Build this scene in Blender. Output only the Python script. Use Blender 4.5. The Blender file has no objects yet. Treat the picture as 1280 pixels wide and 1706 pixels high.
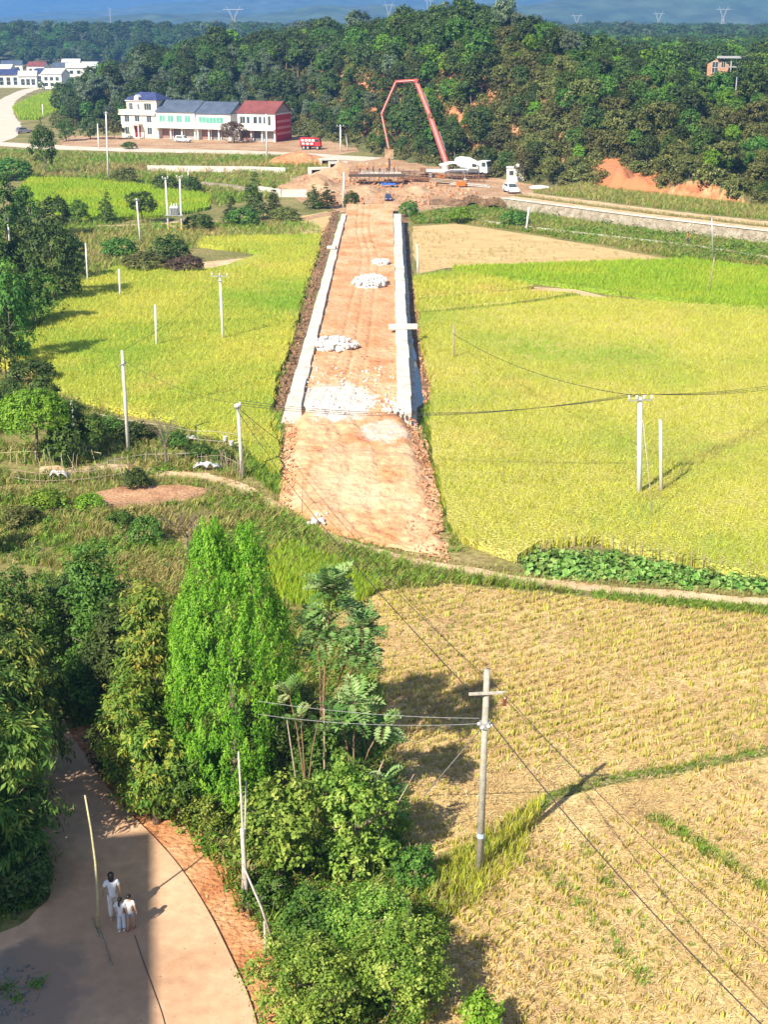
import bpy, bmesh, math, random
import numpy as np
from mathutils import Vector, Matrix, noise as mnoise
from mathutils.geometry import tessellate_polygon
R = math.radians
SC = bpy.context.scene
COL = SC.collection
random.seed(7)

# ------------------------------------------------------------------ camera
FPX, VH, CH = 2200.0, 45.0, 27.0            # focal length in photo pixels, horizon row, camera height
TH = math.atan((853 - VH) / FPX)
CT, ST = math.cos(TH), math.sin(TH)
cam_d = bpy.data.cameras.new('camera')
cam = bpy.data.objects.new('camera', cam_d)
COL.objects.link(cam)
cam.location = (0, 0, CH)
cam.rotation_euler = (math.pi / 2 - TH, 0, 0)
cam_d.sensor_fit = 'VERTICAL'
cam_d.sensor_height = 36.0
cam_d.lens = 36.0 * FPX / 1706.0
cam_d.clip_start, cam_d.clip_end = 0.5, 30000
SC.camera = cam

# ------------------------------------------------------------------ sky, sun, exposure
SUN_AZ, SUN_EL = 37.0, 41.0                 # direction the shadows fall (clockwise from +Y), height of the sun
world = bpy.data.worlds.new('World')
SC.world = world
world.use_nodes = True
wn = world.node_tree
sky = wn.nodes.new('ShaderNodeTexSky')
sky.sky_type = 'NISHITA'
sky.sun_disc = False
sky.sun_elevation = R(SUN_EL)
sky.sun_rotation = R(SUN_AZ + 180)
sky.air_density, sky.dust_density, sky.ozone_density = 1.0, 1.0, 1.0
wn.links.new(sky.outputs[0], wn.nodes['Background'].inputs[0])
wn.nodes['Background'].inputs[1].default_value = 0.085
sun_d = bpy.data.lights.new('sun', 'SUN')
sun_d.energy = 5.0
sun_d.angle = R(0.53)
sun_d.color = (1.0, 0.92, 0.77)
sun = bpy.data.objects.new('sun', sun_d)
COL.objects.link(sun)
sdir = Vector((math.sin(R(SUN_AZ)) * math.cos(R(SUN_EL)), math.cos(R(SUN_AZ)) * math.cos(R(SUN_EL)), -math.sin(R(SUN_EL))))
sun.rotation_euler = sdir.to_track_quat('-Z', 'Y').to_euler()
sun.location = (-40, -60, 90)
vs = SC.view_settings
vs.view_transform = 'Standard'
vs.look = 'None'
vs.gamma = 1.0
vs.use_curve_mapping = False
vs.exposure = 1.05
SC.cycles.use_denoising = True
SC.cycles.max_bounces = 6
SC.cycles.diffuse_bounces = 3
SC.cycles.transparent_max_bounces = 6
SC.cycles.volume_bounces = 0

# ------------------------------------------------------------------ where a photo pixel meets the place
def G(u, v, z=0.0):
    x = (u - 640) / FPX; y = (v - 853) / FPX
    dy = CT - y * ST; dz = -ST - y * CT
    t = (z - CH) / dz
    return Vector((x * t, dy * t, z))
def ZA(u, v, Y):
    x = (u - 640) / FPX; y = (v - 853) / FPX
    dy = CT - y * ST; dz = -ST - y * CT
    t = Y / dy
    return Vector((x * t, Y, CH + dz * t))
def PJ(X, Y, Z):
    d = Y * CT - (Z - CH) * ST
    return 640 + FPX * X / d, 853 + FPX * (-(Z - CH) * CT - Y * ST) / d
def mpp(p):                                   # metres per photo pixel at a point
    return (p.y * CT - (p.z - CH) * ST) / FPX
def gp(pts, z=0.0):
    return [G(u, v, z) for u, v in pts]

# ------------------------------------------------------------------ materials
def rgb(h):
    return tuple(h) + (1.0,) if len(h) == 3 else tuple(h)
def ramp_set(r, cols):
    el = r.color_ramp.elements
    n = len(cols)
    while len(el) < n: el.new(0.5)
    for i, c in enumerate(cols):
        if len(c) == 2: pos, c = c
        else: pos = 0.3 + 0.4 * i / max(1, n - 1)
        el[i].position = pos; el[i].color = rgb(c)
MATS = {}
def M(name, cols, scale=1.0, scale2=None, amt2=0.35, rough=0.9, bump=0.0, bscale=None, stretch=None, spec=0.25, metal=0.0, emit=None):
    if name in MATS: return MATS[name]
    m = bpy.data.materials.new(name); m.use_nodes = True
    nt = m.node_tree; N = nt.nodes; L = nt.links
    b = N['Principled BSDF']
    b.inputs['Roughness'].default_value = rough
    b.inputs['Specular IOR Level'].default_value = spec
    b.inputs['Metallic'].default_value = metal
    g = N.new('ShaderNodeNewGeometry'); vec = g.outputs['Position']
    if stretch:
        mp = N.new('ShaderNodeMapping'); mp.inputs['Scale'].default_value = stretch[:3]
        if len(stretch) > 3: mp.inputs['Rotation'].default_value = (0, 0, stretch[3])
        L.new(vec, mp.inputs['Vector']); vec = mp.outputs[0]
    n1 = N.new('ShaderNodeTexNoise'); n1.inputs['Scale'].default_value = scale; n1.inputs['Detail'].default_value = 7; n1.inputs['Roughness'].default_value = 0.62
    L.new(vec, n1.inputs['Vector'])
    r = N.new('ShaderNodeValToRGB'); ramp_set(r, cols); L.new(n1.outputs[0], r.inputs[0])
    out = r.outputs[0]
    if scale2:
        n2 = N.new('ShaderNodeTexNoise'); n2.inputs['Scale'].default_value = scale2; n2.inputs['Detail'].default_value = 5
        L.new(vec, n2.inputs['Vector'])
        mr = N.new('ShaderNodeMapRange'); mr.inputs[1].default_value = 0.3; mr.inputs[2].default_value = 0.7
        mr.inputs[3].default_value = 1 - amt2; mr.inputs[4].default_value = 1 + amt2
        L.new(n2.outputs[0], mr.inputs[0])
        mx = N.new('ShaderNodeVectorMath'); mx.operation = 'SCALE'
        L.new(out, mx.inputs[0]); L.new(mr.outputs[0], mx.inputs['Scale']); out = mx.outputs[0]
    L.new(out, b.inputs['Base Color'])
    if bump:
        n3 = N.new('ShaderNodeTexNoise'); n3.inputs['Scale'].default_value = bscale or scale * 4; n3.inputs['Detail'].default_value = 6
        L.new(vec, n3.inputs['Vector'])
        bp = N.new('ShaderNodeBump'); bp.inputs['Strength'].default_value = 1.0; bp.inputs['Distance'].default_value = bump
        L.new(n3.outputs[0], bp.inputs['Height']); L.new(bp.outputs[0], b.inputs['Normal'])
    if emit:
        b.inputs['Emission Color'].default_value = rgb(emit[0]); b.inputs['Emission Strength'].default_value = emit[1]
    MATS[name] = m
    return m
def LEAF(name, cols, patch=None, trans=0.3, rough=0.55, hue=0.02, val=0.25, spec=0.25):
    """foliage: colour by leaf ('var' attribute), by plant (object random) and by patch of ground"""
    if name in MATS: return MATS[name]
    m = bpy.data.materials.new(name); m.use_nodes = True
    nt = m.node_tree; N = nt.nodes; L = nt.links
    b = N['Principled BSDF']; b.inputs['Roughness'].default_value = rough; b.inputs['Specular IOR Level'].default_value = spec
    at = N.new('ShaderNodeAttribute'); at.attribute_name = 'var'
    r = N.new('ShaderNodeValToRGB'); el = r.color_ramp.elements
    while len(el) < len(cols): el.new(0.5)
    for i, c in enumerate(cols):
        el[i].position = i / max(1, len(cols) - 1); el[i].color = rgb(c)
    L.new(at.outputs['Fac'], r.inputs[0]); out = r.outputs[0]
    if patch:
        g = N.new('ShaderNodeNewGeometry')
        for pc, sc_, lo, hi, off in patch:
            n1 = N.new('ShaderNodeTexNoise'); n1.inputs['Scale'].default_value = sc_; n1.inputs['Detail'].default_value = 4
            mp = N.new('ShaderNodeMapping'); mp.inputs['Location'].default_value = (off, off * .7, 0); mp.inputs['Scale'].default_value = (1, 1, 0.02)
            L.new(g.outputs['Position'], mp.inputs[0]); L.new(mp.outputs[0], n1.inputs['Vector'])
            mr = N.new('ShaderNodeMapRange'); mr.inputs[1].default_value = lo; mr.inputs[2].default_value = hi
            L.new(n1.outputs[0], mr.inputs[0])
            mx = N.new('ShaderNodeMix'); mx.data_type = 'RGBA'
            L.new(mr.outputs[0], mx.inputs[0]); L.new(out, mx.inputs[6]); mx.inputs[7].default_value = rgb(pc); out = mx.outputs[2]
    oi = N.new('ShaderNodeObjectInfo')
    hs = N.new('ShaderNodeHueSaturation')
    for inp, amp, mid in (('Hue', hue, 0.5), ('Value', val, 1.0)):
        mr = N.new('ShaderNodeMapRange'); mr.inputs[3].default_value = mid - amp; mr.inputs[4].default_value = mid + amp
        L.new(oi.outputs['Random'], mr.inputs[0])
        L.new(mr.outputs[0], hs.inputs[inp])
    L.new(out, hs.inputs['Color'])
    L.new(hs.outputs[0], b.inputs['Base Color'])
    if trans:
        t = N.new('ShaderNodeBsdfTranslucent'); L.new(hs.outputs[0], t.inputs[0])
        mxs = N.new('ShaderNodeMixShader'); mxs.inputs[0].default_value = trans
        L.new(b.outputs[0], mxs.inputs[1]); L.new(t.outputs[0], mxs.inputs[2])
        L.new(mxs.outputs[0], N['Material Output'].inputs[0])
    MATS[name] = m
    return m
def P(name, col, rough=0.6, metal=0.0, var=0.12, scale=3.0, spec=0.3):   # plain paint, slightly uneven
    c1 = tuple(x * (1 - var) for x in col); c2 = tuple(min(1, x * (1 + var)) for x in col)
    return M(name, [c1, c2], scale=scale, rough=rough, metal=metal, spec=spec)

# ------------------------------------------------------------------ meshes
def tag(o, label=None, cat=None, group=None, kind=None):
    if label: o['label'] = label
    if cat: o['category'] = cat
    if group: o['group'] = group
    if kind: o['kind'] = kind
    return o
def link(name, me, mat=None, parent=None):
    o = bpy.data.objects.new(name, me); COL.objects.link(o)
    if mat and me is not None and not me.materials: me.materials.append(mat)
    if parent: o.parent = parent
    return o
def empty(name, loc=(0, 0, 0), rz=0.0, scale=1.0):
    o = bpy.data.objects.new(name, None); COL.objects.link(o)
    o.location = loc; o.rotation_euler = (0, 0, rz)
    o.scale = (scale,) * 3 if not hasattr(scale, '__len__') else scale
    o.empty_display_size = 0.3
    return o
def quick_mesh(name, verts, faces, var=None, smooth=False):
    """numpy verts (n,3), faces (m,k)"""
    me = bpy.data.meshes.new(name)
    verts = np.asarray(verts, dtype=np.float32); faces = np.asarray(faces, dtype=np.int32)
    me.vertices.add(len(verts)); me.vertices.foreach_set('co', verts.ravel())
    k = faces.shape[1]; m = len(faces)
    me.loops.add(m * k); me.loops.foreach_set('vertex_index', faces.ravel())
    me.polygons.add(m); me.polygons.foreach_set('loop_start', np.arange(0, m * k, k, dtype=np.int32))
    try: me.polygons.foreach_set('loop_total', np.full(m, k, dtype=np.int32))
    except Exception: pass
    if var is not None:
        a = me.attributes.new('var', 'FLOAT', 'POINT'); a.data.foreach_set('value', np.asarray(var, dtype=np.float32))
    me.update(calc_edges=True)
    if smooth: me.shade_smooth()
    return me
class MB:
    def __init__(s): s.v = []; s.f = []
    def _add(s, vs, fs):
        o = len(s.v); s.v += [tuple(v) for v in vs]; s.f += [tuple(i + o for i in f) for f in fs]; return s
    def box(s, x0, x1, y0, y1, z0, z1):
        return s._add([(x0, y0, z0), (x1, y0, z0), (x1, y1, z0), (x0, y1, z0), (x0, y0, z1), (x1, y0, z1), (x1, y1, z1), (x0, y1, z1)],
                      [(0, 3, 2, 1), (4, 5, 6, 7), (0, 1, 5, 4), (1, 2, 6, 5), (2, 3, 7, 6), (3, 0, 4, 7)])
    def tube(s, pts, rad, n=8, cap=True):
        pts = [Vector(p) for p in pts]
        if not hasattr(rad, '__len__'): rad = [rad] * len(pts)
        vs = []; fs = []
        for i, p in enumerate(pts):
            d = (pts[min(i + 1, len(pts) - 1)] - pts[max(i - 1, 0)]).normalized()
            a = d.cross(Vector((0, 0, 1)) if abs(d.z) < 0.95 else Vector((1, 0, 0))).normalized(); b = d.cross(a)
            for k in range(n):
                t = 2 * math.pi * k / n
                vs.append(p + (a * math.cos(t) + b * math.sin(t)) * rad[i])
        for i in range(len(pts) - 1):
            for k in range(n):
                k2 = (k + 1) % n
                fs.append((i * n + k, i * n + k2, (i + 1) * n + k2, (i + 1) * n + k))
        if cap:
            fs.append(tuple(range(n))); fs.append(tuple((len(pts) - 1) * n + k for k in reversed(range(n))))
        return s._add(vs, fs)
    def beam(s, a, b, w, h, up=(0, 0, 1)):
        a = Vector(a); b = Vector(b); d = (b - a).normalized(); up = Vector(up)
        if abs(d.dot(up)) > 0.97: up = Vector((1, 0, 0))
        x = d.cross(up).normalized() * (w / 2); y = x.normalized().cross(d) * (h / 2)
        vs = [a - x - y, a + x - y, a + x + y, a - x + y, b - x - y, b + x - y, b + x + y, b - x + y]
        return s._add(vs, [(0, 3, 2, 1), (4, 5, 6, 7), (0, 1, 5, 4), (1, 2, 6, 5), (2, 3, 7, 6), (3, 0, 4, 7)])
    def prism(s, poly, z0, z1):                # poly: xy list counter-clockwise
        n = len(poly)
        vs = [(p[0], p[1], z0) for p in poly] + [(p[0], p[1], z1) for p in poly]
        fs = [tuple(reversed(range(n))), tuple(range(n, 2 * n))] + [(i, (i + 1) % n, n + (i + 1) % n, n + i) for i in range(n)]
        return s._add(vs, fs)
    def side_prism(s, prof, y0, y1):           # prof: xz outline, swept along y
        n = len(prof)
        vs = [(p[0], y0, p[1]) for p in prof] + [(p[0], y1, p[1]) for p in prof]
        fs = [tuple(range(n)), tuple(reversed(range(n, 2 * n)))] + [((i + 1) % n, i, n + i, n + (i + 1) % n) for i in range(n)]
        return s._add(vs, fs)
    def end_prism(s, prof, x0, x1):            # prof: yz outline, swept along x
        n = len(prof)
        vs = [(x0, p[0], p[1]) for p in prof] + [(x1, p[0], p[1]) for p in prof]
        fs = [tuple(reversed(range(n))), tuple(range(n, 2 * n))] + [(i, (i + 1) % n, n + (i + 1) % n, n + i) for i in range(n)]
        return s._add(vs, fs)
    def ball(s, c, r, n=8, m=5):
        if not hasattr(r, '__len__'): r = (r, r, r)
        vs = []; fs = []
        for j in range(m + 1):
            ph = math.pi * j / m
            for k in range(n):
                t = 2 * math.pi * k / n
                vs.append((c[0] + r[0] * math.sin(ph) * math.cos(t), c[1] + r[1] * math.sin(ph) * math.sin(t), c[2] + r[2] * math.cos(ph)))
        for j in range(m):
            for k in range(n):
                k2 = (k + 1) % n
                fs.append((j * n + k, (j + 1) * n + k, (j + 1) * n + k2, j * n + k2))
        return s._add(vs, fs)
    def mesh(s, name, smooth=False, bevel=0):
        me = bpy.data.meshes.new(name); me.from_pydata(s.v, [], s.f)
        bm = bmesh.new(); bm.from_mesh(me)
        if smooth: bmesh.ops.remove_doubles(bm, verts=bm.verts, dist=1e-5)
        bmesh.ops.recalc_face_normals(bm, faces=bm.faces)
        if bevel: bmesh.ops.bevel(bm, geom=list(bm.edges), offset=bevel, segments=1, affect='EDGES', profile=0.5)
        bm.to_mesh(me); bm.free()
        if smooth: me.shade_smooth()
        return me
    def build(s, name, mat, parent=None, smooth=False, bevel=0):
        return link(name, s.mesh(name, smooth, bevel), mat, parent)
def NZ(x, y, z=0.0, s=1.0):
    return mnoise.noise(Vector((x * s, y * s, z * s)))
def FB(x, y, s=1.0, o=4, z=0.0):
    return mnoise.fractal(Vector((x * s, y * s, z)), 1.0, 2.0, o)
def jit(poly, step=2.0, amp=0.25, seed=0):
    out = []; n = len(poly)
    for i in range(n):
        a, b = Vector(poly[i]), Vector(poly[(i + 1) % n]); k = max(1, min(60, int((b - a).length / step)))
        for j in range(k):
            p = a.lerp(b, j / k)
            out.append(Vector((p.x + amp * NZ(p.x, p.y, seed, 0.35) * 2 + amp * NZ(p.x, p.y, seed + 5, 1.7), p.y + amp * 2 * NZ(p.y, p.x, seed + 3, 0.35), p.z)))
    return out
def sheet(name, poly, z, mat, kind='structure', label=None, jitter=0.25, step=2.0, seed=0):
    pl = jit([Vector((p.x, p.y, z)) for p in poly], step, jitter, seed) if jitter else [Vector((p.x, p.y, z)) for p in poly]
    tri = tessellate_polygon([pl])
    me = bpy.data.meshes.new(name); me.from_pydata([tuple(p) for p in pl], [], [tuple(t) for t in tri])
    bm = bmesh.new(); bm.from_mesh(me); bmesh.ops.recalc_face_normals(bm, faces=bm.faces)
    if sum(f.normal.z for f in bm.faces) < 0: bmesh.ops.reverse_faces(bm, faces=bm.faces)
    bm.to_mesh(me); bm.free()
    o = link(name, me, mat); tag(o, label, None, None, kind)
    return o
def strip_poly(line, w):                        # widths per point, world line -> polygon
    L_, R_ = [], []
    for i, p in enumerate(line):
        d = (line[min(i + 1, len(line) - 1)] - line[max(i - 1, 0)]); d = Vector((d.x, d.y, 0)).normalized(); n = Vector((-d.y, d.x, 0))
        ww = w[i] if hasattr(w, '__len__') else w
        L_.append(p + n * ww / 2); R_.append(p - n * ww / 2)
    return L_ + R_[::-1]
def smooth_line(pts, k=6):
    out = []; n = len(pts)
    for i in range(n - 1):
        p0, p1, p2, p3 = pts[max(i - 1, 0)], pts[i], pts[i + 1], pts[min(i + 2, n - 1)]
        for j in range(k):
            t = j / k
            out.append(0.5 * ((2 * p1) + (p2 - p0) * t + (2 * p0 - 5 * p1 + 4 * p2 - p3) * t * t + (3 * p1 - p0 - 3 * p2 + p3) * t ** 3))
    out.append(pts[-1]); return out
def inside(poly, X, Y):
    c = np.zeros(len(X), bool); n = len(poly); j = n - 1
    for i in range(n):
        xi, yi, xj, yj = poly[i][0], poly[i][1], poly[j][0], poly[j][1]
        if yi != yj:
            c ^= ((yi > Y) != (yj > Y)) & (X < (xj - xi) * (Y - yi) / (yj - yi) + xi)
        j = i
    return c
def in_view(X, Y, m=0.18):
    d = Y * CT + CH * ST
    u = FPX * X / d; v = FPX * (CH * CT - Y * ST) / d
    return (np.abs(u) < 640 * (1 + m)) & (v < 853 * 1.08)
def sample(poly, dens, rng, view=True, holes=()):
    xs = [p[0] for p in poly]; ys = [p[1] for p in poly]
    s = 1 / math.sqrt(dens)
    gx, gy = np.meshgrid(np.arange(min(xs), max(xs), s), np.arange(min(ys), max(ys), s))
    X = gx.ravel() + rng.uniform(-.6, .6, gx.size) * s; Y = gy.ravel() + rng.uniform(-.6, .6, gx.size) * s
    k = inside(poly, X, Y)
    if view: k &= in_view(X, Y)
    for h in holes: k &= ~inside(h, X, Y)
    return X[k], Y[k]

# ------------------------------------------------------------------ leaves
def frames(nrm, rng, along=None):
    """unit frames: normal nrm, random (or given) long axis"""
    n = nrm / (np.linalg.norm(nrm, axis=1, keepdims=True) + 1e-9)
    a = rng.normal(size=n.shape) if along is None else along
    a = a - (a * n).sum(1, keepdims=True) * n
    a /= (np.linalg.norm(a, axis=1, keepdims=True) + 1e-9)
    return a, np.cross(n, a), n
def leaves(c, a, b, n, ln, wd, fold=0.18, base=0.0):
    """lozenge leaves, folded on the midrib: centre c, long axis a, side b, normal n"""
    ln = ln[:, None]; wd = wd[:, None]
    v = np.stack([c - a * ln * 0.5, c + b * wd * 0.5 + n * wd * fold + a * ln * base, c + a * ln * 0.5, c - b * wd * 0.5 + n * wd * fold + a * ln * base], 1)
    m = len(c); idx = np.arange(m)[:, None] * 4
    f = np.concatenate([idx + [0, 1, 2], idx + [0, 2, 3]], 0)
    return v.reshape(-1, 3), f
def crown_mesh(name, blobs, nclump, per, clump_r, leaf, rng, up=0.5, out=0.9, rnd=0.6, aspect=0.5, droop=0.0, shell=(0.72, 1.05), lower=-0.6, tone=None):
    blobs = np.asarray(blobs, float)                        # cx cy cz rx ry rz
    w = (blobs[:, 3] * blobs[:, 4] + blobs[:, 3] * blobs[:, 5] + blobs[:, 4] * blobs[:, 5]); w = w / w.sum()
    bi = rng.choice(len(blobs), nclump, p=w)
    d = rng.normal(size=(nclump, 3)); d /= np.linalg.norm(d, axis=1, keepdims=True)
    d[:, 2] = np.where(d[:, 2] < lower, -d[:, 2], d[:, 2])
    B = blobs[bi]
    cc = B[:, :3] + d * B[:, 3:] * rng.uniform(shell[0], shell[1], (nclump, 1))
    # drop clumps buried in another blob
    keep = np.ones(nclump, bool)
    for k, q in enumerate(blobs):
        r = np.linalg.norm((cc - q[:3]) / q[3:], axis=1); keep &= ~((r < 0.62) & (bi != k))
    cc, d = cc[keep], d[keep]; nc = len(cc)
    ctone = rng.uniform(0, 1, nc) if tone is None else tone(cc, rng)
    cr = clump_r * rng.uniform(0.6, 1.35, nc)
    i = np.repeat(np.arange(nc), per); m = len(i)
    off = rng.normal(size=(m, 3)); off /= np.linalg.norm(off, axis=1, keepdims=True)
    off *= (rng.uniform(0, 1, (m, 1)) ** 0.45) * cr[i][:, None]; off[:, 2] *= 0.75
    c = cc[i] + off
    nr = d[i] * out + rng.normal(size=(m, 3)) * rnd + off / cr[i][:, None] * 0.8; nr[:, 2] += up
    al = None
    if droop:
        al = off / cr[i][:, None] + d[i] * 0.4 + rng.normal(size=(m, 3)) * 0.3; al[:, 2] -= droop
    a, b, n = frames(nr, rng, al)
    ln = leaf * rng.uniform(0.65, 1.3, m)
    v, f = leaves(c, a, b, n, ln, ln * aspect * rng.uniform(0.8, 1.2, m))
    var = np.clip(ctone[i] * 0.65 + rng.uniform(0, 1, m) * 0.35, 0, 1)
    return quick_mesh(name, v, f, np.repeat(var, 4))
def trunk_mesh(name, h, r, branches=5, rng=None, spread=1.5, lean=0.1, n=7, start=0.35):
    mb = MB(); pts = []; rad = []
    ox, oy = rng.uniform(-lean, lean) * h, rng.uniform(-lean, lean) * h
    for k in range(5):
        t = k / 4
        pts.append((ox * t * t + rng.uniform(-.02, .02) * h * (k > 0), oy * t * t + rng.uniform(-.02, .02) * h * (k > 0), h * t - (0.15 if k == 0 else 0))); rad.append(r * (1 - 0.75 * t) * (1.25 if k == 0 else 1))
    mb.tube(pts, rad, n)
    for k in range(branches):
        t = rng.uniform(start, 0.9); p = Vector(pts[int(t * 4)]).lerp(Vector(pts[min(4, int(t * 4) + 1)]), (t * 4) % 1)
        an = k * 2.4 + rng.uniform(-.4, .4); L = spread * rng.uniform(0.6, 1.1)
        q = p + Vector((math.cos(an) * L * .55, math.sin(an) * L * .55, L * .45)); e = p + Vector((math.cos(an) * L, math.sin(an) * L, L * rng.uniform(.6, 1.0)))
        mb.tube([p, q, e], [r * .45 * (1 - t * .5), r * .3 * (1 - t * .5), r * .1], 5)
    return mb.mesh(name, smooth=True)
# ------------------------------------------------------------------ scatter: one object, many instanced plants (only for what nobody could count)
def proto_set(name, meshes):
    c = bpy.data.collections.new(name)
    for i, (me, mat) in enumerate(meshes):
        if not me.materials: me.materials.append(mat)
        o = bpy.data.objects.new('%s_%02d' % (name, i), me); c.objects.link(o)
    return c
def scatter(name, coll, X, Y, Z, rng, label, scale=(0.8, 1.2), tilt=0.1, rotz=None, nproto=None, zscale=None, kind='stuff', parent=None):
    m = len(X)
    if m == 0: return None
    me = bpy.data.meshes.new(name); me.vertices.add(m)
    Z = np.full(m, Z) if np.isscalar(Z) else Z
    me.vertices.foreach_set('co', np.stack([X, Y, Z], 1).astype(np.float32).ravel())
    rot = np.stack([rng.normal(0, tilt, m), rng.normal(0, tilt, m), rng.uniform(0, 6.283, m) if rotz is None else rotz], 1)
    s = rng.uniform(scale[0], scale[1], m) if not hasattr(scale, 'shape') else scale
    sz = s if zscale is None else s * zscale
    a = me.attributes.new('rot', 'FLOAT_VECTOR', 'POINT'); a.data.foreach_set('vector', rot.astype(np.float32).ravel())
    a = me.attributes.new('scl', 'FLOAT_VECTOR', 'POINT'); a.data.foreach_set('vector', np.stack([s, s, sz], 1).astype(np.float32).ravel())
    a = me.attributes.new('idx', 'INT', 'POINT'); a.data.foreach_set('value', rng.integers(0, nproto or len(coll.objects), m).astype(np.int32))
    o = link(name, me, None, parent); tag(o, label, None, None, kind)
    key = 'scatter_' + coll.name
    ng = bpy.data.node_groups.get(key)
    if ng is None:
        ng = bpy.data.node_groups.new(key, 'GeometryNodeTree')
        ng.interface.new_socket('Geometry', in_out='INPUT', socket_type='NodeSocketGeometry')
        ng.interface.new_socket('Geometry', in_out='OUTPUT', socket_type='NodeSocketGeometry')
        N = ng.nodes; L = ng.links
        gi = N.new('NodeGroupInput'); go = N.new('NodeGroupOutput')
        ci = N.new('GeometryNodeCollectionInfo'); ci.inputs['Collection'].default_value = coll
        ci.inputs['Separate Children'].default_value = True; ci.inputs['Reset Children'].default_value = True
        ip = N.new('GeometryNodeInstanceOnPoints'); ip.inputs['Pick Instance'].default_value = True
        L.new(gi.outputs[0], ip.inputs['Points']); L.new(ci.outputs[0], ip.inputs['Instance'])
        for nm, ty, sock in (('rot', 'FLOAT_VECTOR', 'Rotation'), ('scl', 'FLOAT_VECTOR', 'Scale'), ('idx', 'INT', 'Instance Index')):
            na = N.new('GeometryNodeInputNamedAttribute'); na.data_type = ty; na.inputs['Name'].default_value = nm
            L.new(na.outputs[0], ip.inputs[sock])
        L.new(ip.outputs[0], go.inputs[0])
    md = o.modifiers.new('scatter', 'NODES'); md.node_group = ng
    return o
def tuft_mesh(name, nb, h, w, spread, rng, bend=0.3, tip=None, seg=2):
    """a clump of blades"""
    V = []; F = []; var = []
    for k in range(nb):
        an = rng.uniform(0, 6.283); rr = spread * math.sqrt(rng.uniform(0, 1)) * .5
        bx, by = rr * math.cos(an), rr * math.sin(an); hh = h * rng.uniform(.65, 1.1); an2 = an + rng.uniform(-.7, .7)
        dx, dy = math.cos(an2), math.sin(an2); px, py = -math.sin(an2 + 1), math.cos(an2 + 1)
        o = len(V); bd = bend * hh * rng.uniform(.4, 1.3); tv = rng.uniform(0, 1)
        V += [(bx - px * w / 2, by - py * w / 2, 0), (bx + px * w / 2, by + py * w / 2, 0),
              (bx + dx * bd * .35 - px * w * .45, by + dy * bd * .35 - py * w * .45, hh * .6), (bx + dx * bd * .35 + px * w * .45, by + dy * bd * .35 + py * w * .45, hh * .6),
              (bx + dx * bd, by + dy * bd, hh * (1 - .25 * bend))]
        F += [(o, o + 1, o + 3), (o, o + 3, o + 2), (o + 2, o + 3, o + 4)]; var += [tv] * 5
    return quick_mesh(name, np.array(V), np.array(F), np.array(var))
def herb_mesh(name, nl, r, leaf, rng, aspect=.5, h=.5):
    d = rng.normal(size=(nl, 3)); d /= np.linalg.norm(d, axis=1, keepdims=True); d[:, 2] = np.abs(d[:, 2])
    c = d * np.array([r, r, h]) * rng.uniform(.3, 1, (nl, 1)); nr = d * .6 + rng.normal(size=(nl, 3)) * .5 + np.array([0, 0, .7])
    a, b, n = frames(nr, rng); ln = leaf * rng.uniform(.6, 1.3, nl)
    v, f = leaves(c, a, b, n, ln, ln * aspect)
    return quick_mesh(name, v, f, np.repeat(rng.uniform(0, 1, nl), 4))
# ================================================================== THE SETTING
rng = np.random.default_rng(11)
m_ground = M('ground_mixed', [(.10, .12, .03), (.20, .18, .06), (.30, .23, .10)], scale=.12, scale2=2.5, amt2=.4, bump=.12, bscale=3)
m_weedy = M('weedy_soil', [(.10, .12, .03), (.20, .19, .07), (.34, .25, .12)], scale=.5, scale2=4, amt2=.35, bump=.1, bscale=6)
m_straw = M('straw_field', [(.38, .24, .095), (.54, .37, .155), (.64, .47, .23)], scale=.35, scale2=7, amt2=.38, bump=.08, bscale=14)
m_straw2 = M('harvested_pale', [(.42, .28, .12), (.52, .37, .17), (.60, .44, .22)], scale=.25, scale2=2.2, amt2=.25, bump=.1, bscale=4, stretch=(1, 2.6, 1, .1))
m_path = M('path_dirt', [(.42, .27, .14), (.56, .40, .24), (.62, .47, .30)], scale=.6, scale2=5, amt2=.2, bump=.05, bscale=8)
m_red = M('red_soil', [(.36, .13, .05), (.52, .23, .10), (.60, .34, .18)], scale=.5, scale2=6, amt2=.3, bump=.15, bscale=5)
m_emb = M('embankment_soil', [(0.30, (.42, .15, .065)), (.43, (.55, .265, .125)), (.55, (.61, .36, .20)), (.72, (.64, .43, .27))], scale=.3, scale2=2.6, amt2=.2, bump=.22, bscale=2.2, stretch=(1, .7, 1))
m_site = M('site_soil', [(.28, .16, .09), (.40, .25, .145), (.48, .34, .22)], scale=.14, scale2=1.5, amt2=.2, bump=.25, bscale=1.2)
m_road = M('road_concrete', [(0.28, (.42, .24, .14)), (.5, (.56, .345, .21)), (.75, (.62, .40, .26))], scale=.22, scale2=2.6, amt2=.12, rough=.85, bump=.01, bscale=12)
m_farroad = M('dusty_road', [(.52, .42, .33), (.60, .52, .43)], scale=.2, scale2=2, amt2=.15)
m_concrete = M('pale_concrete', [(.40, .35, .29), (.56, .52, .46), (.62, .58, .52)], scale=.8, scale2=6, amt2=.15, bump=.02, bscale=9)
m_stone = M('stone_revetment', [(.15, .12, .085), (.26, .22, .16), (.36, .31, .25)], scale=1.3, scale2=5, amt2=.3, bump=.12, bscale=3)
m_trench = M('trench_soil', [(.09, .06, .035), (.20, .12, .07), (.32, .19, .11)], scale=.8, scale2=5, amt2=.4, bump=.3, bscale=3)
m_ditch_strip = M('ditch_strip', [(.08, .10, .10), (.13, .14, .13)], scale=.5, rough=.08, spec=.5)
m_ricebed = M('rice_bed', [(0.33, (.29, .38, .06)), (.42, (.43, .45, .085)), (.50, (.54, .50, .11)), (.62, (.62, .54, .15))], scale=.045, scale2=6, amt2=.5, bump=.4, bscale=7)
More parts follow.
